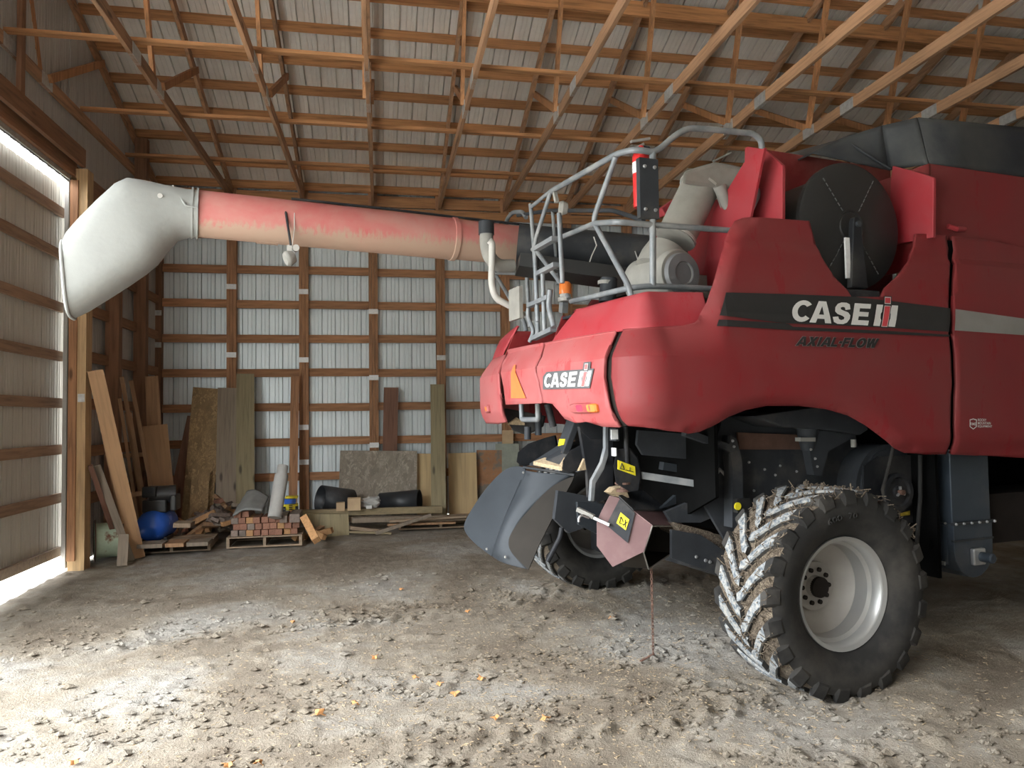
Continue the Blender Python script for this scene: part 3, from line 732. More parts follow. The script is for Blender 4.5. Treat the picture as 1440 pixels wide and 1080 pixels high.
text_on('dealer_lettering', 'RME', quadmap(px((1361, 598), (1369, 598.3), (1369, 594.3), (1361, 594)), sf, o1), M['white'], side2, .01)
ed = bpy.data.objects['engine_door']
glyph('slow_vehicle_triangle', [px((727, 513), (729, 513), (743, 560), (722, 560))], lambda a, b: surf(a, b, .022), M['smv'], ed, .05)
# rear lamps
def lamp(parent, c, w, h, mat, name):
    s, z = pix2s(*c); n = 12
    ring = lambda k, o: [surf(s+k*w*max(-1, min(1, 1.35*math.cos(2*math.pi*i/n))), z+k*h*max(-1, min(1, 1.35*math.sin(2*math.pi*i/n))), o) for i in range(n)]
    return MB().loft([ring(1, .0), ring(1, .03), ring(.8, .04)]).build(name, mat, parent, smooth=True)
rp = bpy.data.objects['rear_panel']
lamp(rp, (822, 574), .14, .034, M['red_rear'], 'lamp_housing'); lamp(rp, (821, 574), .045, .028, M['redlens'], 'tail_lamp'); lamp(rp, (837, 574), .055, .030, M['amber'], 'turn_lamp')
rp2 = bpy.data.objects['rear_panel.001']
lamp(rp2, (689, 575), .07, .035, M['red_rear'], 'lamp_housing'); lamp(rp2, (689, 575), .045, .024, M['amber'], 'turn_lamp')
# ---------------------------------------------------------------- upper body: bulkheads, tank, rotary screen
def wallslab(name, pts, dv, mat, **k): return MB().slab(pts, dv).build(name, mat, CB, **k)
ub = .10
P = [pu(1100, 308, ub), pu(1100, 232, ub), pu(1075, 210, ub), pu(1052, 206, ub), pu(1047, 208, ub), pu(1047, 320, ub)]
wallslab('bulkhead', P, (.03, 0, 0), M['red_hood'], bevel=.006)
ub2 = 1.33
P = [pu(1313, 250, ub2), pu(1300, 245, ub2), pu(1255, 233, ub2), pu(1252, 255, ub2), pu(1250, 345, ub2), pu(1312, 334, ub2)]
wallslab('bulkhead', P, (.03, 0, 0), M['red_hood'], bevel=.006)
vb = pu(1060, 207, ub).y+.0
vb = 1.15
P = [pv(1062, 208, vb), pv(1252, 238, vb), pv(1252, 330, vb)]; P = [P[0], P[1], V3((P[2].x, vb, 2.6)), V3((P[0].x, vb, 2.6))]
wallslab('inner_wall', P, (0, .03, 0), M['red_dark'])
# engine housing behind platform
wallslab('engine_cover', [(.12, .95, 2.55), (.12, 1.6, 2.55), (.12, 1.75, 3.55), (.12, 1.1, 3.65)], (.03, 0, 0), M['red_dark'])
wallslab('engine_cover', [pu(1003, 300, -.05), pu(1048, 226, -.05), pu(1075, 208, -.05), pu(1050, 330, -.05), pu(1000, 410, -.05), pu(985, 410, -.05)], (.02, 0, 0), M['red_hood'])
# tank side
vt = .40
P = [pv(1306, 230, vt), pv(1440, 249, vt)]; P = [P[0], V3((5.2, vt, P[1].z+.0)), V3((5.2, vt, 2.8)), V3((P[0].x, vt, 2.8))]
tk = wallslab('grain_tank', P, (0, .03, 0), M['red_side'])
P2 = P[0].copy(); wallslab('grain_tank', [(P2.x, vt, 2.9), (P2.x, vt, P2.z), (P2.x, 3.3, P2.z), (P2.x, 3.3, 2.9)], (.03, 0, 0), M['red_dark'])
MB().tube([pv(1333, 318, vt-.03), pv(1345, 322, vt-.05), pv(1356, 322, vt-.03)], .02).build('tank_handle', M['red_hood'], CB)
# tank extension: folded black sheets leaning outward
e0, e1, e2 = pv(1140, 216, 1.0), pv(1250, 240, .75), pv(1306, 231, .43)
t1, t2, t3 = pv(1187, 194, .95), pv(1290, 166, .55), pv(1380, 162, .35)
ff = V3((5., .42, e2.z+.02)); tf = V3((5., .2, t3.z+.05)); tff = pv(1440, 166, .3)
mb = MB()
def patch(mb, A, B, C, D_, n=8, bow=0.):
    g = []
    for j in range(n+1):
        for i in range(n+1):
            x, y = i/n, j/n; p = (A*(1-x)+B*x)*(1-y)+(D_*(1-x)+C*x)*y
            p = p+V3((0, -bow*4*x*(1-x), 0)); g.append(p)
    mb.add(g, [(j*(n+1)+i, j*(n+1)+i+1, (j+1)*(n+1)+i+1, (j+1)*(n+1)+i) for j in range(n) for i in range(n)])
tm = pv(1240, 177, .75); patch(mb, e0, e1, tm, t1, bow=.0); patch(mb, e1, e2, t2, tm, bow=.0); o = mb.build('tank_extension', M['sheeting'], CB, smooth=True); o.modifiers.new('t', 'SOLIDIFY').thickness = .01
mb = MB(); patch(mb, e2, ff, tf, t2, bow=-.0)
g = [t2, pv(1340, 164, .5), tff, tf]
o = mb.build('tank_extension', M['sheeting'], CB, smooth=True); o.modifiers.new('t', 'SOLIDIFY').thickness = .01
mb = MB(); a_ = V3((e0.x, 3.1, e0.z)); patch(mb, a_, e0, t1, V3((t1.x-.1, 3.1, t1.z+.25))); o = mb.build('tank_extension', M['sheeting'], CB); o.modifiers.new('t', 'SOLIDIFY').thickness = .01
MB().tube([pv(1188, 196, .93), pv(1215, 215, .8), pv(1252, 238, .7)], .012).build('extension_edge', M['chassis'], CB)
# rotary screen drum (axis across the machine)
dc = pv(1197, 318, .5); rd = .475
MB().lathe([(0, .001), (0, .1), (.012, .11), (.0, .12), (0, rd-.02), (.01, rd), (.05, rd), (.05, rd-.06), (.62, rd-.06), (.62, .001)], (dc.x, .5, dc.z), (0, 1, 0), 64).build('rotary_screen', M['blackpure'], CB, smooth=True)
scr = bpy.data.objects['rotary_screen']
for ang in (58, 128, 235, 305):
    for k in range(7):
        r0 = .15+k*.043; a = R(ang); mid = V3((dc.x+math.cos(a)*r0, .492, dc.z+math.sin(a)*r0)); d = V3((math.cos(a), 0, math.sin(a)))
        if k == 0: mb = MB()
        mb.beam(mid-d*.014, mid+d*.014, .004, .008, V3((0, 1, 0)))
    mb.build('screen_stitching', M['stitch'], scr)
mb = MB().loft([[dc+V3((x, -.06+dy, z)) for x, z in ((-.035, .02), (-.025, .05), (0, .06), (.025, .05), (.035, .02), (.085, -.47), (-.075, -.47))] for dy in (0, .05)])
arm = mb.build('screen_arm', M['black'], CB, bevel=.008)
MB().box((dc.x-.10, .46, dc.z-.40), (dc.x-.06, .475, dc.z-.10)).build('arm_label', M['platewhite'], arm)
MB().lathe([(0, .001), (0, .022), (.03, .022)], dc+V3((0, -.08, 0)), (0, 1, 0), 16).build('pivot_bolt', M['chassis'], arm)
MB().box((.48, .32, 2.55), (.80, .6, 2.66)).build('screen_base', M['black'], CB, bevel=.01)
MB().box((.14, .62, 2.5), (1.33, 1.12, 2.6)).build('screen_floor', M['blackpure'], CB)
# red inner return under the cutout
# ---------------------------------------------------------------- unloading auger
av = 3.3; p0 = pv(278, 300.5, av); p1 = pv(640, 336.5, av); ax = (p1-p0).normalized(); pe = p0+ax*4.6
rad = .202
aug = MB().lathe([(-.05, rad-.02), (0, rad), (2.28, rad), (2.285, rad+.008), (2.33, rad+.008), (2.335, rad-.006), (3.15, rad-.006)], p0, ax, 40, True).build('unloading_auger', M['auger'], CB, smooth=True)
MB().lathe([(3.15, rad-.02), (3.16, rad+.015), (3.3, rad+.015), (3.3, rad-.04), (4.7, rad-.04)], p0, ax, 12, True).build('auger_housing', M['chassis'], aug)
# spout lofted between upper and lower outline
T = [(279, 268), (262, 267), (232, 262), (205, 256), (180, 254), (163, 262), (138, 285), (112, 312), (97, 330), (92, 342)]
B = [(279, 333), (265, 334), (250, 338), (234, 356), (222, 370), (205, 384), (180, 401), (150, 420), (122, 437), (101, 447)]
Wd = [.215, .215, .225, .24, .26, .27, .275, .28, .28, .28]
rings = []
for (a, b, w) in zip(T, B, Wd):
    pa, pb = pv(*a, av), pv(*b, av); c = (pa+pb)/2; h = (pa-pb)/2; ring = []
    e = 1.0 if w < .22 else (.8 if w < .25 else .6)
    for k in range(28):
        t = 2*math.pi*k/28; cx = math.cos(t); sy = math.sin(t)
        ring.append(c+h*(math.copysign(abs(sy)**e, sy))+V3((0, math.copysign(abs(cx)**e, cx)*w, 0)))
    rings.append(ring)
inner = [[r0+(sum(rings[-1], V3())/28-r0)*.06 for r0 in rings[-1]], [r0+(sum(rings[-2], V3())/28-r0)*.06 for r0 in rings[-2]]]
sp = MB().loft(rings+inner, True, True).build('auger_spout', M['spout'], aug, smooth=True)
c = (rings[-1]); 
for rg, k, rr_ in ((rings[-1], 1.0, .014), (rings[-1], .0, 0)):
    if k: MB().tube(rg+[rg[0]], rr_, 8).build('spout_rim', M['spout'], aug, smooth=True)
for d in (.0, -.04): MB().lathe([(d-.01, rad+.004), (d-.01, rad+.018), (d+.006, rad+.018), (d+.006, rad+.004)], p0, ax, 40).build('spout_clamp', M['spout'], aug, smooth=True)
# cable along the tube top, drop line and work lamp
tp = lambda t, dz=.012: p0+ax*t+V3((0, -.05, rad*.97+dz))
MB().tube([tp(.78), tp(1.6, .016), tp(2.4, .01), tp(3.1, .01)], .012, 8).build('wiring_cable', M['black'], aug)
MB().tube([pv(243, 261, av-.08), pv(250, 272, av-.17), pv(261, 289, av-.235), pv(278, 292, av-.235)], .008, 6).build('spout_strap', M['spout'], aug)
l0 = pv(399, 286, av-.1); l1 = pv(409, 345, av-.22); l2 = pv(408, 349, av-.2)
MB().tube([l0, pv(402, 300, av-.2), pv(406, 325, av-.22), l1], .011, 8).build('drop_line', M['black'], aug)
MB().tube([pv(411, 283, av), pv(414, 300, av-.2), pv(414, 322, av-.21), pv(411, 345, av-.1)], .004, 6).build('tie_cord', M['pvc'], aug)
wl = MB().lathe([(0, .001), (0, .055), (.02, .07), (.035, .07), (.085, .05), (.10, .001)], pv(401, 365, av-.2), (.8, .1, .35), 20).build('work_lamp', M['duct'], aug, smooth=True)
MB().beam(pv(407, 345, av-.2), pv(407, 358, av-.2), .03, .04).build('lamp_bracket', M['pvc'], aug)
MB().lathe([(-.02, .001), (-.02, .03), (.02, .03), (.02, .001)], pv(416, 349, av-.2), (0, 1, 0), 16).build('cable_plug', M['pvc'], aug)
a_, b_ = pv(360, 339, av), pv(391, 342, av); MB().beam(a_, b_, .06, .03).build('auger_bracket', M['auger'], aug)
MB().lathe([(0, .001), (0, .02), (.03, .02), (.03, .001)], pv(225, 275, av-.23), (0, 1, 0), 12).build('spout_bolt', M['pvc'], aug)
# black transfer tube across the engine deck
q0, q1 = pv(728, 345, 2.9), pv(925, 362, 2.4)
MB().tube([q0, q1, q1+(q1-q0)*.5], .2, 20).build('cross_auger_tube', M['chassis'], CB, smooth=True)
MB().beam(pv(728, 372, 2.7), pv(930, 400, 2.3), .5, .12).build('deck_frame', M['blackpure'], CB)
for a_ in ((835, 300), (893, 320)):
    MB().tube([pv(a_[0], a_[1]+33, 2.3), pv(a_[0]+4, a_[1]+45, 2.28), pv(a_[0]-3, a_[1]+60, 2.28), pv(a_[0]-7, a_[1]+72, 2.3)], .006, 6).build('loose_wire', M['pvc'], CB)
# white/grey pipe stack left of ladder
vs_ = 2.75
MB().tube([pv(684, 312, vs_), pv(684, 345, vs_), pv(688, 362, vs_), pv(700, 374, vs_), pv(722, 374, vs_)], .062, 16, fillet=.1).build('breather_pipe', M['duct'], CB, smooth=True)
MB().lathe([(0, .072), (.12, .072), (.12, .001)], pv(684, 330, vs_), (0, 0, 1), 16).build('breather_cap', M['chassis'], CB, smooth=True)
MB().tube([pv(688, 338, vs_-.1), pv(692, 342, vs_-.1), pv(692, 360, vs_-.1), pv(691, 400, vs_-.1), pv(697, 420, vs_-.1), pv(725, 434, vs_-.1), pv(737, 445, vs_-.1)], .032, 10, fillet=.08).build('white_hose_pipe', M['pvc'], CB, smooth=True)
MB().box(pv(716, 452, 2.6), pv(735, 402, 2.35)).build('control_box', M['duct'], CB)
# ---------------------------------------------------------------- railings and ladder
UR = -1.0; NV = .75
def seg(nm, pts, r=.021, fil=.06, mat='rail', par=CB): return MB().tube(pts, r, 10, fillet=fil).build(nm, M[mat], par, smooth=True)
A = lambda x, y: pu(x, y, UR)          # rear run (across the machine)
Bv = lambda x, y: pv(x, y, NV)         # near run (along the machine)
seg('platform_rail', [A(775, 269), A(868, 216), Bv(893, 210), Bv(918, 214), Bv(928, 209), Bv(950, 190), Bv(968, 180), Bv(1000, 182), Bv(1060, 188), Bv(1071, 198), Bv(1072, 262), Bv(1052, 303)], .023)
seg('platform_rail', [A(749, 351), A(836, 314), Bv(868, 312), Bv(918, 316), Bv(1027, 324)])
seg('platform_rail', [A(803, 424), A(885, 405), Bv(915, 402), Bv(1000, 406)])
seg('rail_post', [Bv(918, 214), Bv(918, 402)], .023)
seg('rail_post', [A(866, 220), A(834, 310), A(884, 402), A(888, 418)], .021)
seg('rail_post', [A(752, 350), A(790, 400), A(800, 420)], .019)
seg('rail_post', [A(775, 268), A(752, 340), A(755, 470)], .019)
seg('rail_post', [A(746, 287), A(751, 350), A(754, 400), A(757, 474)], .019)
seg('platform_rail', [A(746, 292), A(775, 268)], .017)
ur2 = -.75
Fv = lambda x, y: pu(x, y, ur2)
seg('platform_rail', [Fv(740, 306), Fv(735, 298), Fv(722, 298), Fv(714, 306), Fv(693, 380), Fv(737, 452), Fv(740, 466)], .022)
seg('rail_post', [Fv(740, 318), Fv(741, 390), Fv(745, 460)], .021)
seg('platform_rail', [Fv(694, 384), Fv(750, 385)], .018)
seg('platform_rail', [Fv(728, 303), Fv(770, 296), Fv(862, 296), Fv(905, 310)], .018, mat='chassis')
for x in ((777, 295, 785, 400), (788, 300, 790, 400)): seg('rail_post', [Fv(x[0], x[1]), Fv(x[2], x[3])], .017, mat='rail')
# tail ladder folded up at the rear
UL = -1.25
L = lambda x, y: pu(x, y, UL)
seg('ladder_rail', [L(745, 480), L(751, 466), L(742, 445), L(743, 430), L(771, 416)], .017)
seg('ladder_rail', [L(774, 407), L(771, 430), L(779, 460)], .022)
for k, (x0, y0, x1, y1) in enumerate(((744, 430, 772, 418), (750, 476, 778, 463), (757, 385, 782, 372), (754, 350, 780, 335))):
    MB().beam(L(x0, y0), L(x1, y1), .05, .035).build('ladder_step', M['rail'], CB)
for x0, y0, x1, y1 in ((753, 376, 756, 452), (763, 385, 766, 470), (786, 300, 791, 398)): seg('ladder_rail', [L(x0, y0), L(x1, y1)], .018)
# bottom hoop
seg('tow_hoop', [pu(733, 568, -1.2), pu(734, 590, -1.2), pu(757, 590, -1.2), pu(756, 568, -1.2)], .022, .03)
# lamp hanging from top rail corner
MB().lathe([(0, .001), (0, .05), (.03, .06), (.07, .045), (.08, .001)], A(786, 292), (.9, -.3, -.1), 18).build('rail_work_lamp', M['duct'], CB, smooth=True)
MB().beam(A(780, 271), A(783, 284), .03, .03).build('lamp_hanger', M['duct'], CB)
# beacon
bc = A(795, 424)
MB().lathe([(0, .001), (0, .06), (.03, .06), (.035, .045), (.06, .045), (.06, .001)], bc, (0, 0, 1), 20).build('beacon_base', M['pvc'], CB, smooth=True)
MB().lathe([(0, .05), (.085, .047), (.10, .035), (.10, .001)], bc+V3((0, 0, .06)), (0, 0, 1), 20).build('beacon_lens', M['amber'], CB, smooth=True)
MB().beam(A(792, 440), A(793, 425), .05, .07).build('beacon_bracket', M['rail'], CB)
# canister on deck
MB().lathe([(0, .07), (.19, .07), (.2, .06), (.2, .001)], pu(854, 425, -.7), (.1, 0, 1), 18).build('deck_canister', M['chassis'], CB, smooth=True)
MB().lathe([(0, .072), (.03, .074), (.03, .001)], pu(853, 401, -.7), (.1, 0, 1), 12).build('canister_cap', M['duct'], CB)
# air intake: perforated pipe, elbow, box and round cleaner ----------------
da = 1.15
pe0, pe1 = pv(985, 262, da), pv(945, 345, da)
dx = (pe1-pe0).normalized()
du = MB().lathe([(-.0, .155), (.02, .15), (.46, .15), (.47, .158), (.50, .158), (.5, .14)], pe0, dx, 28, True).build('intake_pipe', M['duct'], CB, smooth=True)
MB().loft([[pv(*q, da+dy) for q in ((962, 240), (1005, 228), (1030, 232), (1046, 236), (1046, 305), (1018, 310), (1012, 290), (1004, 265), (958, 258))] for dy in (-.16, -.1, .1, .16)]).build('intake_elbow', M['duct'], CB, bevel=.03)
MB().lathe([(0, .155), (0, .165), (.02, .165), (.02, .155)], pe0-dx*.0, dx, 28).build('pipe_clamp', M['pvc'], CB, smooth=True)
MB().lathe([(0, .155), (0, .163), (.02, .163), (.02, .155)], pe0+dx*.47, dx, 28).build('pipe_clamp', M['pvc'], CB, smooth=True)
MB().tube([pv(1012, 262, da-.2), pv(1022, 290, da-.2), pv(1028, 300, da-.2)], [.05, .035, .02], 12).build('intake_cone', M['duct'], CB, smooth=True)
MB().lathe([(.0, .15), (.10, .17), (.2, .17)], pv(938, 350, da), dx, 24, True).build('intake_neck', M['duct'], CB, smooth=True)
cc = pv(957, 385, .95)
ac = MB().lathe([(.45, .19), (.02, .19), (0, .175), (0, .15), (-.03, .145), (-.035, .08), (-.02, .075), (-.02, .03), (-.03, .02), (-.03, .001)], cc, (-.1, 1, .0), 40).build('air_cleaner', M['duct'], CB, smooth=True)
MB().lathe([(-.005, .155), (-.04, .145), (-.045, .085), (-.03, .08), (-.028, .03), (-.035, .001)], cc, (-.1, 1, 0), 40).build('cleaner_lid', plain('lid_grey', (.15, .15, .155), .5), ac, smooth=True)
MB().box(pv(915, 415, 1.2), pv(990, 398, 1.5)).build('cleaner_base', M['duct'], CB)
for p in (((905, 378), (942, 372)), ((922, 330), (945, 320)), ((928, 300), (950, 285))):
    a_, b_ = pv(*p[0], 1.5), pv(*p[1], 1.5); MB().beam(a_, b_, .1, .07).build('engine_bracket', M['red_hood'], CB, bevel=.01)
MB().box(pv(860, 420, 2.0), pv(1000, 385, 1.6)).build('engine_block', M['bolt'], CB)
# small rod above the red wall
MB().tube([pv(1003, 227, 1.1), pv(1028, 215, 1.1)], .008).build('latch_rod', M['duct'], CB)
# ---------------------------------------------------------------- underbody
def plate3(name, pts, th, mat, **k): return MB().slab(pts, th).build(name, M[mat], CB, **k)
VI = 1.0
plate3('chassis_side', [pv(*q, VI) for q in ((1020, 575), (1200, 590), (1215, 680), (1195, 720), (1020, 760), (985, 700))], (0, .03, 0), 'chassis')
plate3('chassis_side', [(-.7, 2.6, 1.9), (3.4, 2.6, 1.9), (3.4, 2.6, .55), (1.6, 2.6, .45), (-.2, 2.6, .9)], (0, .03, 0), 'bolt')
plate3('body_floor', [(-1.2, .5, 1.98), (3.4, .5, 1.98), (3.4, 3.2, 1.98), (-1.2, 3.2, 1.98)], (0, 0, .02), 'bolt')
plate3('inner_bulkhead', [(1.55, .55, .5), (1.55, 3.1, .5), (1.55, 3.1, 2.), (1.55, .55, 2.)], (.03, 0, 0), 'void')  # plate added to close off the interior and keep it dark
plate3('inner_bulkhead', [(.35, 1.3, .8), (.35, 2.7, .8), (.35, 2.7, 2.), (.35, 1.3, 2.)], (.03, 0, 0), 'void')  # blackened plate, stands for the unlit space behind the spreader
# curved upright and frame members
vm = .85
plate3('frame_upright', [pv(*q, vm) for q in ((1028, 612), (1036, 618), (1044, 650), (1046, 740), (1030, 742), (1030, 660), (1026, 625))], (0, .1, 0), 'chassis')
MB().beam(pv(962, 608, vm), pv(1030, 632, vm), .06, .05).build('frame_rail', M['chassis'], CB)
plate3('axle_gusset', [pv(*q, .8) for q in ((1142, 605), (1208, 610), (1165, 635), (1155, 670), (1145, 668), (1137, 625))], (0, .08, 0), 'chassis')
plate3('tank_bracket', [pv(*q, .7) for q in ((1060, 585), (1150, 572), (1205, 578), (1222, 604), (1210, 612), (1160, 604), (1100, 600))], (0, .35, 0), 'chassis', bevel=.01)
MB().lathe([(0, .085), (.12, .06), (.17, .05)], pv(1135, 602, .85), (0, 0, -1), 20, True).build('drain_cup', M['chassis'], CB, smooth=True)
MB().beam(pv(1122, 618, .8), pv(1143, 618, .8), .06, .03).build('drain_valve', M['duct'], CB)
MB().lathe([(0, .02), (.06, .02)], pv(1200, 618, .78), (0, 0, -1), 14, True).build('filter_bowl', M['duct'], CB)
plate3('rusty_beam', [pv(*q, .98) for q in ((1035, 608), (1140, 612), (1140, 632), (1038, 632))], (0, -.02, 0), 'rust')
ch = bpy.data.objects['chassis_side']
random.seed(3)
mb = MB()
for x, y in ((1053, 650), (1075, 660), (1097, 655), (1120, 663), (1140, 632), (1146, 645), (1149, 656), (1060, 690), (1090, 668), (1030, 620), (1032, 628)):
    mb.lathe([(0, .011), (.01, .008), (.01, .001)], pv(x, y, .78 if x > 1138 or x < 1035 else VI-.005), (0, -1, 0), 8)
mb.build('chassis_bolts', M['chrome'], ch)
# rear axle
MB().beam((-.02, .5, .66), (-.02, 3.1, .66), .16, .2).build('rear_axle', M['black'], CB, bevel=.01)
MB().box((-.12, .45, .45), (.1, .62, .85)).build('axle_hub', M['black'], CB, bevel=.015)
MB().box((-.12, 2.95, .45), (.1, 3.15, .85)).build('axle_hub', M['black'], CB, bevel=.015)
# yellow reflector block near the tyre
o = MB().box(pv(1030, 720, .86), pv(1055, 701, .8)).build('reflector_block', M['blackpure'], CB)
MB().lathe([(0, .001), (0, .028), (.01, .028)], pv(1038, 712, .79), (0, 1, 0), 18).build('yellow_reflector', M['yellow'], o)
# unload / sieve area: slanted rails, lower guard plate with bolts
MB().beam(pv(900, 668, 1.15), pv(998, 683, 1.0), .05, .05).build('sieve_rail', M['rail'], CB)
MB().beam(pv(930, 655, 1.3), pv(1010, 668, 1.2), .1, .06).build('sieve_rail', M['steel'], CB)
plate3('sieve_frame', [pv(*q, 1.1) for q in ((936, 720), (980, 702), (1000, 690), (1018, 680), (1020, 720), (985, 735), (945, 735))], (0, .04, 0), 'chassis')
plate3('sieve_frame', [pv(*q, 1.25) for q in ((930, 715), (960, 688), (985, 694), (960, 706))], (0, .04, 0), 'steel')
MB().tube([pv(1003, 672, 1.), pv(1012, 660, 1.), pv(1020, 668, 1.)], .015).build('sieve_lever', M['chrome'], CB)
g = plate3('lower_guard', [pv(*q, 1.0) for q in ((945, 745), (985, 752), (1035, 785), (1010, 808), (945, 785))], (0, .03, 0), 'chassis')
mb = MB()
for x, y in ((979, 783), (992, 788), (998, 790)): mb.lathe([(0, .014), (.012, .01), (.012, .001)], pv(x, y, .995), (0, -1, 0), 10)
mb.build('guard_bolts', M['chrome'], g)
MB().slab([pv(*q, 1.05) for q in ((950, 735), (1000, 748), (1030, 772), (1020, 780), (960, 752))], (0, .3, 0)).build('trapped_straw', M['mud'], CB)
plate3('rear_shield', [pv(*q, 1.1) for q in ((898, 605), (990, 612), (985, 620), (1005, 640), (982, 647), (905, 640), (896, 625))], (0, .03, 0), 'chassis')
plate3('rear_shield', [(-.35, .75, 1.98), (-.35, 2.9, 1.98), (-.35, 2.9, 1.45), (-.35, 2.3, 1.05), (-.35, 1.2, 1.0), (-.35, .75, 1.2)], (.03, 0, 0), 'void')  # blackened plate, its colour carries the shade under the rear body
# fan housing with belt and pulley
fc = pv(1250, 685, .8)
MB().lathe([(.3, .34), (0, .34), (0, .30), (-.015, .30), (-.015, .001)], fc, (0, 1, 0), 40).build('fan_housing', M['chassis'], CB, smooth=True)
plate3('fan_cover', [pv(*q, .77) for q in ((1215, 655), (1235, 642), (1285, 640), (1290, 665), (1290, 735), (1250, 735), (1215, 705))], (0, .02, 0), 'black')
pc = pv(1265, 692, .66); pr = .135
pl = MB().lathe([(.05, pr-.02), (.04, pr+.01), (0, pr+.012), (0, pr-.02), (.02, pr-.03), (.02, .05), (0, .045), (0, .001)], pc, (0, 1, 0), 36).build('fan_pulley', M['black'], CB, smooth=True)
MB().lathe([(-.04, .001), (-.04, .02), (.02, .022)], pc, (0, 1, 0), 14).build('pulley_hub', M['rust'], pl)
for k in range(3):
    a = R(95+120*k); MB().beam(pc+V3((0, -.01, 0)), pc+V3((math.cos(a)*.045, -.01, math.sin(a)*.045)), .015, .015).build('pulley_spoke', M['chrome'], pl)
w_ = pr+.012
MB().tube([pc+V3((.35*0+.05, .02, .55)), pc+V3((-.08, .02, .2)), pc+V3((-w_-.005, .02, .02)), pc+V3((-.11, .02, -.1)), pc+V3((-.02, .02, -w_)), pc+V3((.08, .02, -.12))], .014, 8).build('drive_belt', M['rubber'], CB, smooth=True)
seg('drive_belt', [pv(1294, 640, .62), pv(1294, 700, .62), pv(1289, 770, .62)], .016, 0, 'rubber')
plate3('yellow_tag', [pv(*q, .76) for q in ((1264, 722), (1279, 718), (1279, 724), (1264, 726))], (0, -.005, 0), 'yellowdull')
# clean grain elevator, with boot and hinged door
ve = .55
ea, eb, ec, ed_ = pv(1305, 640, ve), pv(1343, 640, ve), pv(1337, 735, ve), pv(1303, 728, ve)
z1_, z0_ = 1.62, pv(1337, 737, ve).z
xl, xm, xr = pv(1338, 700, ve).x, None, pv(1392, 700, ve).x
yb = ve+.42
el = MB().loft([[V3((xl, ve, z)), V3((xr, ve, z)), V3((xr, yb, z)), V3((xl, yb, z))] for z in (z0_, 1.75)]).build('grain_elevator', M['elev'], CB, bevel=.008)
cx = (xl+xr)/2; rb = (xr-xl)/2
prof = [(xl, z0_), (xr, z0_), (xr, z0_-.2)]+[(cx+rb*math.cos(R(a)), z0_-.22+rb*math.sin(R(a))) for a in (0, -20, -45, -70, -90, -110, -135, -160, -180)]
bt = MB().slab([V3((x, ve-.01, z)) for x, z in prof], (0, .44, 0)).build('elevator_boot', M['elev'], CB, bevel=.006)
MB().box((xl-.02, ve-.03, z0_-.01), (xr+.02, ve, z0_+.012)).build('boot_flange', M['chassis'], bt)
MB().box((xl-.02, ve-.02, z0_-.14), (xr, ve, z0_-.125)).build('boot_flange', M['chassis'], bt)
MB().box((cx-.05, ve-.05, z0_-.33), (cx+.08, ve-.01, z0_-.2)).build('bearing_mount', M['chrome'], bt, bevel=.01)
MB().lathe([(0, .04), (.09, .04), (.1, .03), (.1, .001)], (cx+.03, ve-.05, z0_-.265), (0, -1, 0), 16).build('bearing_cap', M['elev'], bt, smooth=True)
mb = MB()
for k in range(6):
    x = xl+(xr-xl)*k/5; mb.lathe([(0, .012), (.012, .008), (.012, .001)], (x, ve-.03, z0_), (0, -1, 0), 8)
for k in range(4): mb.lathe([(0, .01), (.012, .007), (.012, .001)], (xl-.012, ve+.05+k*.1, z0_-.0), (-1, 0, 0), 8)
mb.build('boot_bolts', M['chrome'], bt)
o = MB().box((xl-.018, ve+.04, z0_-.32), (xl-.006, yb-.04, z0_-.02)).build('boot_door', M['elev'], bt)
for k in range(5): MB().box((xl-.03, ve+.06+k*.065, z0_-.33), (xl-.018, ve+.11+k*.065, z0_-.30)).build('door_hinge', M['chrome'], o)
plate3('front_side_frame', [(1.7, 1.3, .55), (5.2, 1.3, .7), (5.2, 1.3, 2.2), (1.7, 1.3, 2.2)], (0, .03, 0), 'void')  # black plate added to block light below the front body
MB().lathe([(0, .35), (-.0, .8), (.05, .93), (.15, .98), (.6, .98), (.7, .93), (.75, .8), (.75, .35)], (4.3, .35, .98), (0, 1, 0), 48, True).build('front_tyre', M['rubber'], CB, smooth=True)
MB().beam((2.0, .9, .9), (5., .9, .9), .5, .4).build('front_frame', M['bolt'], CB)
# ---------------------------------------------------------------- spreader
SP = {'v': 1.9}
def P3(x, y, v): return pv(x, y, v)
def wldp(p): return ORG+UH*p.x+VH*p.y+WH*p.z
def onplane(pts3, pix):                                            # pixels carried onto the plane through three machine points
    A_, B_, C_ = [wldp(P3(*q)) for q in pts3]; n = (B_-A_).cross(C_-A_).normalized(); return [loc(hit(x, y, n, n.dot(A_))) for x, y in pix]
def curve(pts, it=2):
    for _ in range(it):
        q = [pts[0]]
        for a, b in zip(pts, pts[1:]): q += [a.lerp(b, .25), a.lerp(b, .75)]
        pts = q+[pts[-1]]
    return pts
PA = ((737, 656, 2.15), (690, 781, 2.2), (652, 740, 2.62))
dfl = MB().slab(curve(onplane(PA, ((738, 657), (722, 655), (705, 663), (682, 688), (665, 713), (652, 736), (653, 748), (668, 765), (691, 782))))+curve(onplane(PA, ((694, 772), (715, 722), (738, 666)))), (.01, 0, 0)).build('spreader_deflector', M['steel'], CB)
PC = ((808, 670, 1.8), (744, 801, 1.85), (718, 765, 2.0))
cE = curve(onplane(PC, ((808, 670), (797, 673), (775, 685), (752, 708), (748, 714), (733, 730), (719, 750), (715, 764), (720, 778), (744, 801))))
MB().slab(cE+curve(onplane(PC, ((760, 764), (778, 728), (806, 676)))), (-.008, -.004, 0)).build('deflector_flap', M['steelbrown'], CB)
a_ = onplane(PA, ((738, 661), (725, 691), (715, 714), (704, 740), (692, 776), (692, 782)))
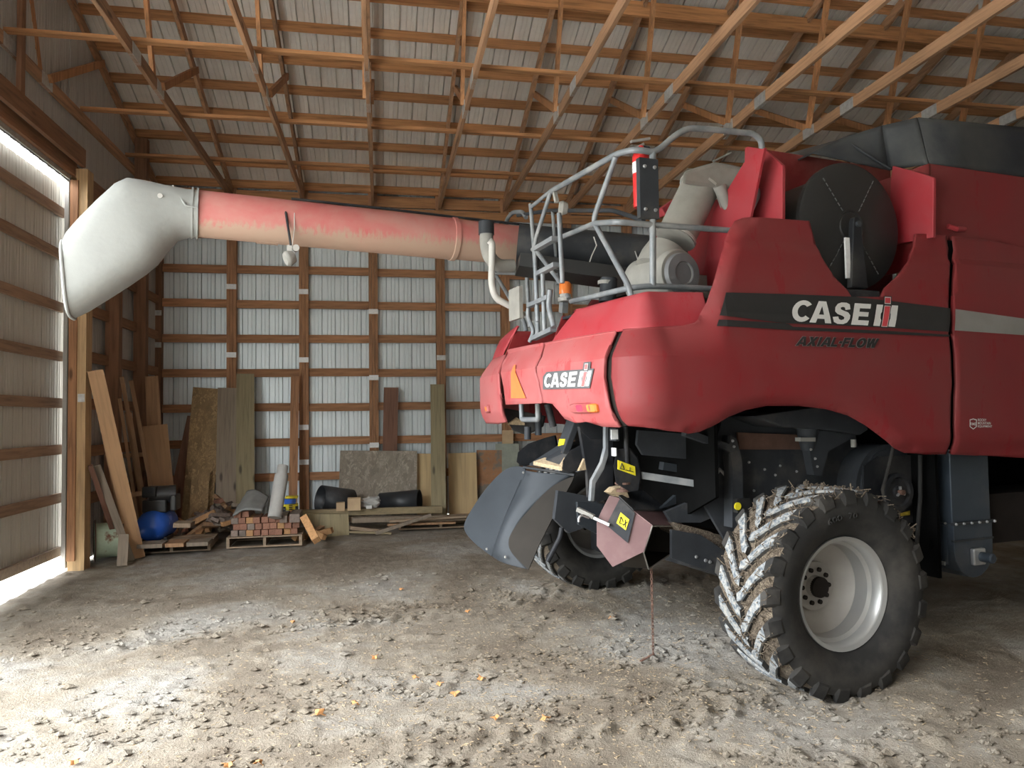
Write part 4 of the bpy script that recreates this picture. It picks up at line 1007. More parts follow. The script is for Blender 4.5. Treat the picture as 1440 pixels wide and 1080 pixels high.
b_ = [P3(804, 668, 1.83)]+[cE[int(k*(len(cE)-1)/5)] for k in (1, 2, 3, 4, 5)]
def fold(a, b, n=28, m=10, bow=.05):
    a, b = curve(a), curve(b); mbx = MB(); g = []
    for j in range(n+1):
        def at(L, t): t = t*(len(L)-1); k = min(int(t), len(L)-2); return L[k].lerp(L[k+1], t-k)
        p, q = at(a, j/n), at(b, j/n)
        for i in range(m+1): x = i/m; g.append(p.lerp(q, x)+V3((-bow*math.sin(math.pi*x), 0, 0)))
    mbx.add(g, [(j*(m+1)+i, j*(m+1)+i+1, (j+1)*(m+1)+i+1, (j+1)*(m+1)+i) for j in range(n) for i in range(m)]); return mbx
o = fold(a_, b_).build('deflector_fold', M['steel'], CB, smooth=True); o.modifiers.new('t', 'SOLIDIFY').thickness = .006
MB().tube([P3(736, 657, 2.15), P3(770, 662, 2.), P3(808, 668, 1.8)], .012).build('deflector_hinge', M['chassis'], CB)
for q in ((690, 771), (716, 782), (741, 664)): MB().lathe([(0, .012), (.008, .008), (.008, .001)], onplane(PA, (q,))[0]+V3((-.04, -.02, 0)), (-1, -.3, 0), 8).build('deflector_bolt', M['chrome'], dfl)
# spreader tray and centre spine with sticker
plate3('spreader_tray', [P3(*q) for q in ((745, 655, 2.2), (790, 626, 2.1), (845, 620, 1.6), (850, 650, 1.4), (812, 664, 1.7))], (0, 0, .02), 'chassis')
MB().slab([P3(*q) for q in ((750, 654, 2.15), (775, 645, 2.1), (792, 640, 1.95), (795, 655, 1.8), (790, 662, 1.8))], (0, 0, .03)).build('chaff_residue', M['chaff'], CB)
MB().beam(P3(792, 632, 1.9), P3(808, 588, 1.75), .16, .06, V3((-1, 0, .3))).build('spreader_spine', M['chassis'], CB, bevel=.01)
q = [P3(*a) for a in ((793, 627, 1.86), (801, 625, 1.84), (803, 617, 1.83), (795, 617, 1.85))]
MB().slab([p+V3((-.06, -.02, 0)) for p in q], (-.004, 0, 0)).build('warning_sticker', M['yellow'], CB)
def blade(name, pts, depth, mat='black'):                          # curved guard plate
    return MB().slab(pts, depth).build(name, M[mat], CB, bevel=.006)
blade('spinner_guard', [P3(*q, 2.3) for q in ((726, 650), (728, 636), (742, 624), (765, 616), (780, 612), (783, 628), (776, 642), (755, 652), (735, 656))], (.03, .03, 0))
blade('spinner_guard', [P3(*q, 1.5) for q in ((790, 660), (791, 648), (800, 634), (820, 624), (848, 626), (850, 640), (828, 652), (812, 662), (800, 666))], (.03, .03, 0))
MB().slab([P3(*q, 1.46) for q in ((814, 662), (824, 640), (842, 625), (850, 634), (848, 648), (830, 660))], (.0, .03, 0)).build('chaff_residue', M['chaff'], CB)
blade('spinner_guard', [P3(*q, 2.5) for q in ((709, 574), (742, 580), (766, 585), (762, 600), (740, 612), (722, 606), (712, 592))], (.03, .03, 0))
MB().slab([P3(*q, 2.46) for q in ((714, 597), (727, 587), (738, 595), (738, 598))], (0, .03, 0)).build('chaff_residue', M['chaff'], CB)
blade('spinner_guard', [P3(*q, 1.3) for q in ((810, 592), (850, 596), (852, 618), (830, 618), (818, 608))], (.03, .03, 0))
o = blade('spinner_guard', [P3(*q, 1.1) for q in ((868, 632), (885, 630), (897, 645), (901, 670), (898, 690), (885, 692), (866, 680), (862, 655))], (.03, .03, 0))
MB().slab([P3(*q, 1.08) for q in ((869, 647), (893, 656), (894, 669), (869, 660))], (0, .005, 0)).build('warning_sticker', M['yellow'], o)
mb = MB(); A_ = lambda x, y: P3(x, y, 1.075)
for s_, e_ in (((872, 659), (874.5, 651)), ((874.5, 651), (878, 660)), ((872, 659), (878, 660.5)), ((880, 661), (891, 664)), ((886, 657), (886, 662))): mb.tube([A_(*s_), A_(*e_)], .003, 5)
mb.build('warning_symbol', M['blackpure'], o)
blade('support_link', [P3(*q, 1.2) for q in ((851, 598), (856, 598), (856, 640), (850, 660), (838, 680), (836, 705), (830, 705), (832, 676), (846, 650), (851, 630))], (0, .04, 0), 'rail')
MB().box(P3(857, 620, 1.15), P3(871, 602, 1.05)).build('registration_lamp', M['chassis'], CB, bevel=.004)
MB().box(P3(859, 618, 1.03), P3(869, 604, 1.02)).build('lamp_lens', M['platewhite'], CB)
MB().box(P3(860, 641, 1.12), P3(867, 630, 1.06)).build('small_plate', M['platewhite'], CB)
seg('hydraulic_hose', [P3(880, 600, 1.1), P3(881, 630, 1.1), P3(882, 660, 1.1)], .018, .03, 'black')
seg('hydraulic_hose', [P3(770, 568, 1.9), P3(778, 600, 1.9)], .03, 0, 'black')
seg('hydraulic_hose', [P3(770, 790, 1.6), P3(788, 755, 1.6), P3(790, 742, 1.6)], .02, .05, 'black')
seg('frame_rail', [P3(757, 612, 2.3), P3(757, 580, 2.3)], .03, 0, 'chassis')
seg('frame_rail', [P3(742, 618, 2.3), P3(742, 600, 2.3)], .03, 0, 'chassis')
plate3('chopper_housing', [P3(*q, 1.45) for q in ((815, 600), (862, 600), (862, 700), (840, 706), (828, 700), (826, 665))], (0, .04, 0), 'black')
plate3('chopper_housing', [P3(*q, 1.7) for q in ((785, 690), (842, 700), (842, 735), (800, 750), (780, 730))], (0, .05, 0), 'chassis')
plate3('axle_shield', [P3(*q, 1.5) for q in ((812, 706), (850, 708), (850, 735), (842, 752), (814, 738))], (0, .03, 0), 'steel')
# near chute box, open end to the right
C0 = {k: P3(*q) for k, q in dict(a=(858, 697, 1.25), b=(846, 720, 1.2), c=(840, 768, 1.1), d=(862, 797, 1.02), e=(905, 776, .95), f=(917, 739, .98), g=(891, 720, 1.1), h=(870, 700, 1.2)).items()}
PCH = ((858, 697, 1.25), (862, 797, 1.02), (917, 739, .98))
plate3('chute_side', onplane(PCH, ((858, 697), (846, 720), (840, 735), (840, 768), (862, 797), (905, 776), (917, 739), (891, 720), (870, 700))), (.0, .01, 0), 'pinkplate')
o = plate3('chute_plate', [p+V3((-.004, -.012, 0)) for p in onplane(PCH, ((871, 701), (892, 721), (882, 763), (852, 738)))], (0, -.004, 0), 'chassis')
MB().slab([p+V3((-.006, -.018, 0)) for p in onplane(PCH, ((866, 735), (879, 745), (884, 730), (872, 720)))], (-.001, -.004, 0)).build('warning_sticker', M['yellow'], o)
mb = MB(); A_ = lambda x, y: onplane(PCH, ((x, y),))[0]+V3((-.008, -.026, 0))
for s_, e_ in (((870, 735), (872, 726)), ((872, 726), (875, 733)), ((870, 735), (876, 737)), ((875, 738), (881, 733)), ((878, 730), (878, 741))): mb.tube([A_(*s_), A_(*e_)], .003, 5)
mb.build('warning_symbol', M['blackpure'], o)
top_ = [P3(*q) for q in ((870, 699, 1.2), (891, 719, 1.1), (938, 718, 1.3), (905, 692, 1.5), (890, 693, 1.4))]
plate3('chute_top', top_, (0, 0, .012), 'chassis')
tp2 = [P3(*q) for q in ((891, 720, 1.1), (917, 740, .98), (960, 739, 1.25), (938, 719, 1.35))]
plate3('chute_lip', tp2, (0, 0, .01), 'pinkplate')
bk = [P3(*q) for q in ((917, 740, .98), (905, 777, .95), (912, 800, 1.1), (945, 778, 1.3), (960, 740, 1.25))]
inn = [p+V3((-.12, .16, .0)) for p in bk]
mb = MB()
for k in range(5):
    if k in (0,): continue
    j = (k+1) % 5; mb.slab([bk[k], bk[j], inn[j], inn[k]], (.002, .004, .004))
mb.build('chute_mouth', M['steelbrown'], CB)
MB().slab(inn, (-.005, .005, 0)).build('chute_back', M['steelbrown'], CB)
MB().tube(bk+[bk[0]], .006, 6).build('mouth_edge', M['duct'], CB)
MB().slab([P3(*q, 1.24) for q in ((858, 693), (866, 686), (876, 684), (882, 692), (885, 700), (870, 699))], (0, .1, 0)).build('chaff_residue', M['chaff'], CB)
MB().lathe([(0, .06), (.015, .06), (.02, .02), (.05, .02), (.05, .05), (.07, .05)], P3(876, 678, 1.15), (0, 0, -1), 18, True).build('spinner_hub', M['rust'], CB)
# adjusting link with handle
MB().beam(P3(812, 716, 1.3), P3(835, 727, 1.2), .035, .03).build('adjuster_link', M['duct'], CB)
MB().beam(P3(835, 728, 1.2), P3(857, 738, 1.12), .02, .02).build('adjuster_link', M['plate'], CB)
seg('adjuster_handle', [P3(828, 728, 1.2), P3(818, 724, 1.18), P3(814, 728, 1.18), P3(814, 734, 1.18)], .009, .02, 'chrome')
# chain hanging to the ground
mb = MB(); cx_, cv_ = P3(916, 800, 1.15), 1.15
zz = cx_.z; k = 0
while zz > .02:
    r_ = .014; pl_ = [(cx_.x+(r_*.6*math.cos(a) if k % 2 else 0), cx_.y+(0 if k % 2 else r_*.6*math.cos(a)), zz+r_*1.3*math.sin(a)) for a in [2*math.pi*i/8 for i in range(9)]]
    mb.tube(pl_, .003, 5, False); zz -= .025; k += 1
for k in range(9): mb.tube([(cx_.x-.02*k+.01*math.cos(a), cx_.y-.012*k+.008*math.sin(a), .03) for a in [2*math.pi*i/8 for i in range(9)]], .004, 5, False)
mb.build('hanging_chain', M['rust'], CB)
# ---------------------------------------------------------------- wheels
def wheel(pos, steer, near=True, Rr=.69, W=.57, mirror=1):
    """tyre with lugs, rim, hub; axle along y, outer face towards -y"""
    hw = W/2
    prof = [(-hw*.62, .36), (-hw*.80, .40), (-hw*.98, .50), (-hw*.99, .585), (-hw*.92, Rr-.055), (-hw*.75, Rr-.045), (-hw*.35, Rr-.04), (0, Rr-.035),
            (hw*.35, Rr-.04), (hw*.75, Rr-.045), (hw*.92, Rr-.055), (hw*.99, .585), (hw*.98, .50), (hw*.80, .40), (hw*.62, .36)]
    mb = MB().lathe(prof, (0, 0, 0), (0, 1, 0), 84)
    n = len(prof)
    for k in range(len(mb.m)):
        ri = k//84
        if 4 <= ri <= 9: mb.m[k] = 2
    NL = 21
    for side in (-1, 1):
        for i in range(NL):
            ph0 = 2*math.pi*(i+(.5 if side > 0 else 0))/NL
            rings = []; st = [(-.04, 0), (.10, .03), (.32, .15), (.55, .27), (.74, .34), (.83, .37), (.93, .385), (.99, .39), (1.0, .385)]
            for q, (t, dp) in enumerate(st):
                x = side*(t*hw); ph = ph0 + mirror*dp
                top = Rr-.012*(t*t) if q < 7 else Rr-.055-.04*(q-7)
                bot = Rr-.075 if q < 7 else .56
                wd = (.032, .040, .043, .046, .050, .056, .058, .058, .06)[q]
                # local frame on the cylinder; lug narrow direction along circumference
                def P(dph, r, xx): a = ph+dph/Rr; return V3((-math.cos(a)*r, xx, math.sin(a)*r))
                if q < 7: ring = [P(-wd*1.35, bot, x), P(-wd*1.0, top-.014, x), P(-wd*.8, top, x), P(wd*.8, top, x), P(wd*1.0, top-.014, x), P(wd*1.35, bot, x)]
                else:
                    xx = x if q == 7 else side*hw*1.005
                    ring = [P(-wd*1.3, .54, side*hw*.9), P(-wd*1.05, top-.02, xx*.98), P(-wd*.8, top, xx), P(wd*.8, top, xx), P(wd*1.05, top-.02, xx*.98), P(wd*1.3, .54, side*hw*.9)]
                rings.append(ring)
            k0 = len(mb.m); mb.loft(rings)
            for k in range(k0, len(mb.m)):
                j = (k-k0)
                mb.m[k] = 1 if (j < 6*4 and j % 6 in (1, 2, 3)) else 0
    # raised marks on the sidewall
    ty = mb.build('tyre', [M['rubber'], M['lugtop'], M['mud']], CB, smooth=True)
    ty.data.set_sharp_from_angle(angle=R(30))
    ty.location = pos; ty.rotation_euler = (0, 0, steer)
    sgn = -1
    rim = MB().lathe([(-hw*.70, .345), (-hw*.74, .372), (-hw*.68, .372), (-hw*.64, .355), (-hw*.60, .345), (-hw*.40, .335), (-hw*.34, .312), (-hw*.05, .305), (hw*.1, .305), (hw*.35, .32), (hw*.6, .345), (hw*.74, .372)], (0, 0, 0), (0, 1, 0), 64)
    rm = rim.build('rim', M['rim'], ty, smooth=True)
    dy = .03
    ds = MB().lathe([(dy-.03, .306), (dy, .29), (dy+.05, .20), (dy+.055, .17), (dy+.03, .165), (dy+.03, .075), (dy-.01, .07), (dy-.015, .001)], (0, 0, 0), (0, 1, 0), 56).build('wheel_disc', M['rimdust'], ty, smooth=True)
    for k in range(10):
        a = 2*math.pi*k/10
        MB().lathe([(0, .001), (0, .016), (.015, .016)], (math.cos(a)*.115, dy+.012, math.sin(a)*.115), (0, 1, 0), 10).build('lug_nut', M['bolt'], ty)
    MB().lathe([(-.03, .001), (-.03, .07), (.03, .072)], (0, dy, 0), (0, 1, 0), 28).build('hub_centre', M['bolt'], ty, smooth=True)
    return ty
wc = pv(1189, 846, .12)
tn = wheel((wc.x-.0, .335, .60), R(0))
# sidewall lettering (raised, weathered)
def side_text(body, r, a0, a1, hgt):
    me, x0, x1, y0, y1 = text2d(body, .02)
    me.materials.clear(); me.materials.append(M['rubber'])
    for v in me.vertices:
        a = R(a0+(a1-a0)*(v.co.x-x0)/(x1-x0)); rr_ = r+hgt*(v.co.y-y0)/(y1-y0)
        v.co = V3((math.cos(a)*rr_, -.286-.004, math.sin(a)*rr_))
    o = bpy.data.objects.new('sidewall_lettering', me); COL.objects.link(o); o.parent = tn
    o.modifiers.new('t', 'SOLIDIFY').thickness = .006
side_text('600', .50, 112, 98, .04); side_text('70', .50, 92, 84, .04)
random.seed(11)
# clots of straw and mud between the lugs
mb = MB()
for k in range(900):
    a = random.uniform(-.6, 2.6); x = random.uniform(-.28, .2); r_ = .665+random.uniform(-.01, .03); s_ = random.uniform(.006, .024)
    c = V3((-math.cos(a)*r_, x, math.sin(a)*r_)); d = V3((random.uniform(-1, 1), random.uniform(-1, 1), random.uniform(-1, 1))).normalized()*s_*1.6
    mb.beam(c-d, c+d, s_*.35, s_*.25)
o = mb.build('straw_clots', M['mud'], tn); o['kind'] = 'stuff'
tf_ = wheel((-.03, 3.32, .735), R(0))
# ================================================================ FIRE EXTINGUISHER on the rail
ex = MB().lathe([(0, .001), (0, .07), (.44, .075), (.5, .05), (.52, .03), (.55, .03), (.55, .001)], (0, 0, 0), (0, 0, 1), 24)
pe = Bv(908, 296)
def wld(p): return ORG+UH*p.x+VH*p.y+WH*p.z
eo = MB().lathe([(0, .001), (0, .068), (.46, .070), (.50, .055), (.52, .03), (.55, .025), (.55, .001)], (0, 0, 0), (0, 0, 1), 24).build('fire_extinguisher', M['extred'], smooth=True)
eo.scale = (.85, .85, .80); eo.location = wld(pe+V3((.03, .1, .05))); eo.rotation_euler = (0, 0, R(10))
tag(eo, 'red fire extinguisher strapped to the grey handrail of the harvester', 'fire extinguisher')
MB().beam((-.09, 0, .58), (.09, -.0, .63), .03, .02).build('lever', M['chrome'], eo)
MB().beam((-.09, 0, .50), (.03, -.0, .575), .025, .02).build('valve_handle', M['chrome'], eo)
MB().tube([(.02, 0, .55), (.09, 0, .55), (.11, 0, .48), (.10, 0, .1)], .012, 8, fillet=.05).build('hose', M['black'], eo, smooth=True)
MB().lathe([(.30, .0705), (.30, .0715), (.40, .0715), (.40, .0705)], (0, 0, 0), (0, 0, 1), 24).build('label_band', M['white'], eo)
MB().box((pe.x-.06, .72, pe.z-.06), (pe.x+.09, .765, pe.z+.36)).build('extinguisher_bracket', M['chassis'], CB)
for zz in (.0, .3):
    for xx in (-.02, .06): MB().lathe([(0, .014), (-.012, .01), (-.012, .001)], (pe.x+xx, .72, pe.z+zz), (0, 1, 0), 10).build('bracket_bolt', M['chrome'], CB)
# ================================================================ THINGS ALONG THE WALLS
def board(name, label, cat, top, bot, w, th, mat, group=None, Yt=None, taper=None):
    """top/bot: 3D centre points; w across, th thick; face turned to the viewer"""
    top, bot = V3(top), V3(bot); c = (top+bot)/2; ax_ = (top-bot).normalized()
    fr = V3((CP.x-c.x, CP.y-c.y, 0)).normalized(); sd = ax_.cross(fr).normalized(); fr = sd.cross(ax_)
    L_ = (top-bot).length/2; Mx = Matrix((sd, fr, ax_)).transposed()
    wt = taper or w
    vs = [V3((i*(w if k < 0 else wt)/2, j*th/2, k*L_)) for k in (-1, 1) for i, j in ((-1, -1), (1, -1), (1, 1), (-1, 1))]
    o = MB().add(vs, [(0,3,2,1),(4,5,6,7),(0,1,5,4),(1,2,6,5),(2,3,7,6),(3,0,4,7)]).build(name, M[mat])
    o.matrix_world = Matrix.Translation(c) @ Mx.to_4x4(); return tag(o, label, cat, group)
def maxY(px_):
    r = ray(px_, 540); k_ = r.x/r.y; t = math.tan(SK); return (-XC+D*t-.22)/(-k_+t) if k_ < 0 else 99
def lean(name, label, cat, tx, ty, Yt, bx, by, Yb, wpx, th, mat, **k):
    Yt = min(Yt, maxY(tx-wpx/2-2)); Yb = min(Yb, maxY(bx-wpx/2-2))
    T_, B_ = gy(tx, ty, Yt), gy(bx, by, Yb); B_.z = max(B_.z, .01); B_ = B_+(B_-T_)*((B_.z-.01)/(T_.z-B_.z)); dist = (Yt+Yb)/2
    return board(name, label, cat, T_, B_, wpx*dist/FPX*1.0, th, mat, **k)
YB = 13.75
lean('leaning_board', 'tall narrow strand board leaning at the back wall left of grey plank', 'board', 292, 546, 13.85, 277, 728, 13.1, 37, .018, 'osb')
lean('leaning_board', 'short strand board offcut leaning low in front of tall strand board', 'board', 283, 660, 13.2, 278, 728, 12.9, 22, .018, 'osb')
lean('leaning_plank', 'grey weathered plank leaning between strand board and olive plank', 'plank', 320, 546, 13.85, 317, 722, 13.2, 25, .04, 'greyplank')
lean('leaning_plank', 'tall olive plank with dark knots leaning at the back wall', 'plank', 345, 526, 13.85, 345, 715, 13.3, 23, .04, 'olive')
lean('leaning_plank', 'narrow red brown plank leaning against the third post', 'plank', 415, 529, 13.9, 412, 702, 13.6, 11, .04, 'post')
lean('leaning_plank', 'short dark brown plank with clipped corner behind the big grey board', 'plank', 550, 545, 13.96, 547, 700, 13.9, 20, .04, 'redplank')
lean('leaning_plank', 'tall olive plank leaning in front of the plywood sheets', 'plank', 615, 541, 13.8, 617, 722, 13.1, 20, .045, 'olive')
lean('leaning_board', 'large grey strand board standing low against the back wall', 'board', 533, 634, 13.80, 531, 735, 13.45, 106, .015, 'osbgrey')
lean('leaning_board', 'yellowish plywood strip behind the tall olive plank', 'board', 602, 638, 13.87, 600, 735, 13.6, 36, .015, 'ply')
lean('leaning_board', 'yellowish plywood sheet right of the tall olive plank', 'board', 650, 637, 13.8, 652, 728, 13.5, 40, .015, 'ply')
lean('leaning_board', 'orange brown stained board beside the yellow plywood', 'board', 688, 633, 13.88, 688, 735, 13.65, 36, .015, 'rustboard')
lean('leaning_board', 'grey green board partly hidden by the spreader deflector', 'board', 713, 624, 13.85, 714, 735, 13.6, 34, .015, 'greyboard')
lean('leaning_board', 'small brown board above the grey green board', 'board', 714, 605, 13.9, 714, 720, 13.75, 16, .015, 'card')
lean('leaning_board', 'wide triangular red brown panel in the shadow behind strand board', 'board', 268, 585, 13.9, 256, 725, 13.3, 44, .015, 'redplank', taper=.1)
# left corner
lean('leaning_plank', 'long orange brown plank leaning steeply by the door post', 'plank', 134, 521, 11.6, 186, 750, 10.9, 18, .045, 'tan')
lean('leaning_plank', 'thin edge board behind the long orange brown plank', 'plank', 129, 524, 11.66, 176, 752, 10.98, 7, .05, 'oak')
lean('leaning_board', 'brown panel with tapered top leaning in the left corner', 'board', 213, 529, 13.6, 222, 700, 13.0, 22, .02, 'oak', taper=.18)
lean('leaning_board', 'wide tan board leaning in the left corner behind the compressor', 'board', 218, 598, 13.0, 232, 742, 12.3, 30, .02, 'tan')
for n, (a, b, w, lab) in enumerate((((171, 530), (204, 700), 5, 'thin grey stick leaning behind the orange plank'), ((184, 535), (218, 695), 5, 'thin brown lath leaning next to the third left wall post'), ((180, 580), (202, 695), 8, 'narrow tan lath with square top leaning in the corner'), ((168, 560), (190, 690), 4, 'dark thin batten leaning in the corner'))):
    lean('leaning_lath', lab, 'lath', a[0], a[1], 12.9, b[0], b[1]+18, 12.3, w, .03, 'oak')
lean('leaning_plank', 'dark brown plank leaning diagonally behind the green wheel rim', 'plank', 136, 655, 11.2, 178, 770, 10.75, 9, .04, 'greyplank')
lean('leaning_plank', 'brown batten leaning beside the green wheel rim', 'plank', 127, 655, 11.0, 158, 745, 10.8, 6, .04, 'redplank')
lean('leaning_plank', 'short grey brown stub of plank standing beside the pallet', 'plank', 174, 752, 10.6, 172, 785, 10.45, 12, .04, 'greyplank')
o = MB().beam(gy(145, 643, 12.2), gy(201, 639, 12.4), .05, .06).build('shelf_batten', M['oak']); tag(o, 'short horizontal batten across the leaning laths in the corner', 'batten')
o = MB().beam(gy(180, 697, 11.9), gy(206, 692, 12.1), .05, .06).build('shelf_batten', M['tan']); tag(o, 'lower horizontal batten beside the compressor', 'batten')
o = MB().box((-3.0, 12.45, .25), (-2.55, 12.5, .9)).build('cupboard_side', M['oak']); bpy.data.objects.remove(o)
# green wheel rim
g0 = gz(140, 792); rr_ = .26
gr = MB().lathe([(-.16, rr_), (-.155, rr_-.03), (-.13, rr_-.045), (-.06, rr_-.05), (.06, rr_-.05), (.13, rr_-.045), (.155, rr_-.03), (.16, rr_)], (0, 0, 0), (1, .35, 0), 36).build('wheel_rim', M['greenrim'], smooth=True, )
gr.modifiers.new('t', 'SOLIDIFY').thickness = .012
gr.location = (g0.x+.06, g0.y+.15, rr_+.01); tag(gr, 'old pale green rusty wheel rim standing beside the door post', 'wheel rim')
MB().lathe([(-.165, rr_-.02), (-.165, rr_+.008), (-.15, rr_+.008), (-.15, rr_-.02)], (0, 0, 0), (1, .35, 0), 36).build('rim_edge', M['rust'], gr)
MB().lathe([(.165, rr_-.02), (.165, rr_+.008), (.15, rr_+.008), (.15, rr_-.02)], (0, 0, 0), (1, .35, 0), 36).build('rim_edge', M['rust'], gr)
# air compressor
cp_ = gy(215, 734, 11.5); cr = empty('air_compressor', (cp_.x, cp_.y+.2, 0), 0); tag(cr, 'small air compressor with a glossy blue tank and black motor', 'air compressor')
zt = cp_.z-.0
tz = .34
MB().lathe([(-.36, .001), (-.35, .09), (-.31, .16), (-.25, .2), (-.15, .225), (.25, .225), (.32, .13), (.36, .001)], (-.02, .1, tz), (.06, 1, 0), 32).build('air_tank', M['blue'], cr, smooth=True)
MB().box((-.17, -.1, tz+.18), (.15, .28, tz+.36)).build('motor_base', M['machineblack'], cr, bevel=.02)
MB().lathe([(-.18, .001), (-.18, .13), (.16, .13), (.16, .001)], (.08, .05, tz+.42), (1, .2, 0), 20).build('motor', M['machineblack'], cr, smooth=True)
MB().box((-.16, -.16, tz+.40), (.02, .0, tz+.55)).build('pump_head', M['machineblack'], cr, bevel=.02)
MB().box((-.13, -.18, tz+.46), (.0, -.16, tz+.54)).build('cover_plate', M['chassis'], cr)
MB().box((.2, -.12, tz+.2), (.28, .2, tz+.42)).build('belt_guard', M['machineblack'], cr, bevel=.02)
for x in (-.14, .14): MB().box((x-.02, -.1, .0), (x+.02, .3, .18)).build('foot', M['machineblack'], cr)
# pallets ---------------------------------------------------------------
def pallet(label, x, y, z, w, d, rot=0., h=.11):
    t = empty('wooden_pallet', (x, y, z), rot); tag(t, label, 'pallet', None)
    for k in range(5): MB().box((0, d*k/5+.01, h-.018), (w, d*(k+1)/5-.02, h)).build('deck_board', M['pallet'], t)
    for k in range(3): MB().box((w*k/2-(.0, .02, .04)[k], 0, .018), (w*k/2+(.04, .02, 0)[k], d, h-.018)).build('stringer', M['pallet'], t)
    for k in (0, 1): MB().box((0, d*k*.85, 0), (w, d*k*.85+.09, .018)).build('bottom_board', M['pallet'], t)
    return t
pa, pb_ = gz(318, 774), gz(428, 773)
PX, PYY, PWd = pa.x, pa.y+.02, (pb_-pa).x
pallet('wooden pallet under the neat stack of timber blocks', PX, PYY, .02, PWd-.05, .8, 0, .15)
a_ = gz(184, 782); pallet('low grey wooden pallet in front of the blue compressor', a_.x, a_.y, .02, gz(295, 777).x-a_.x, .9, R(3), .11)
a_ = gz(560, 746); pallet('wooden pallet lying below the tall olive plank', a_.x, a_.y-.1, .02, 1.35, .75, R(0), .13)
# neat stack of blocks
bw = (gz(412, 772)-gz(330, 772)).x/8; bh = .088
for r_ in range(4):
    nb = 9 if r_ < 3 else 2
    for c_ in range(nb):
        x = PX+.1+c_*bw+random.uniform(-.006, .006)+(.02 if r_ % 2 else 0); y = PYY+.03+random.uniform(-.02, .05); z = .172+r_*bh
        if r_ == 3: x = PX+.1+(0.4, 1.4)[c_]*bw
        o = MB().box((-bw*.46, 0, .002), (bw*.46, .45, bh-.003)).build('timber_block', M[random.choice(['block', 'block', 'block', 'block', 'block', 'blockgrey', 'blockfresh'])], bevel=.004)
        o.location = (x, y, z); o.rotation_euler = (0, 0, R(random.uniform(-3, 3)))
        tag(o, f'reddish timber block, {ordw(c_)} from the left in the {["bottom","second","third","top"][r_]} layer on the pallet', 'timber block', 'blocks stacked on the pallet')
# big dark posts at the right end of the stack
for n, (x, y, w, h, lab) in enumerate(((399, 745, .10, .10, 'dark upright timber end near the right end of the stack'), (415, 750, .14, .12, 'thick dark square timber end at the right of the stack'))):
    p = gy(x, y, PYY); o = MB().box((-w/2, -.06, 0), (w/2, .5, h)).build('timber_block', M['blockgrey'], bevel=.006); o.location = (p.x, PYY-.01*n, .352); tag(o, lab, 'timber block')
# loosely heaped offcuts
def heap(cx, cy, w, d, hgt, n, label, group):
    for k in range(n):
        a = random.uniform(-1, 1); b = random.uniform(-1, 1); l = random.uniform(.16, .42); tw = random.uniform(.06, .12); th = random.uniform(.04, .08)
        o = MB().box((-l/2, -tw/2, -th/2), (l/2, tw/2, th/2)).build('timber_offcut', M[random.choice(['block', 'blockgrey', 'blockgrey', 'oak', 'blockfresh', 'greyplank'])], bevel=.003)
        zz = hgt*(1-abs(a)**1.5)*random.uniform(.15, 1.)*(1-.3*abs(b))
        o.location = (cx+a*w/2, cy+b*d/2, .06+zz); o.rotation_euler = (R(random.uniform(-30, 30)), R(random.uniform(-35, 35)), R(random.uniform(0, 180)))
        tag(o, label, 'wood offcut', group)
hc = gz(296, 762); heap(hc.x+.05, hc.y+.45, 1.3, .7, .55, 66, 'timber offcut tossed loosely on the heap left of the stack', 'offcuts heaped left of the stack')
hc = gz(270, 745); heap(hc.x, hc.y+.1, .7, .5, .15, 12, 'timber offcut scattered beside the compressor pallet', 'offcuts beside the compressor')
hc = gz(350, 740); heap(hc.x+.1, hc.y+.2, .9, .4, .12, 16, 'timber offcut lying high behind the stacked blocks', 'offcuts behind the stack')
for o in bpy.data.objects:
    if o.name.startswith('timber_offcut') and 'behind the stacked' in o.get('label', ''): o.location.z += .20; o.location.y = PYY+.55+random.uniform(0, .3)
hc = gz(437, 764); heap(hc.x, hc.y+.2, .4, .3, .16, 7, 'timber offcut tumbled off the right end of the stack', 'offcuts right of the stack')
o = board('timber_block', 'orange ended square timber lying at the right of the stack', 'timber block', gy(428, 728, 11.1), gy(445, 760, 10.75), .1, .1, 'blockfresh')
o = board('timber_block', 'pale fresh timber offcut on top of the left heap', 'timber block', gy(247, 737, 11.2), gy(271, 737, 11.2), .06, .3, 'pallet')
for n, (x0, y0, x1, y1, hh, mt, lab) in enumerate(((192, 765, 228, 762, .05, 'greyplank', 'flat dark board lying on the low grey pallet'), (232, 768, 258, 764, .05, 'oak', 'brown board lying at the right of the low grey pallet'), (262, 772, 292, 766, .05, 'greyplank', 'grey board lying in front of the offcut heap'))):
    a_, b_ = gy(x0, y0, 10.9), gy(x1, y1, 10.9); o = MB().box((0, 0, 0), ((b_-a_).length, .35, hh)).build('flat_board', M[mt]); o.location = (a_.x, a_.y, .14); tag(o, lab, 'board')
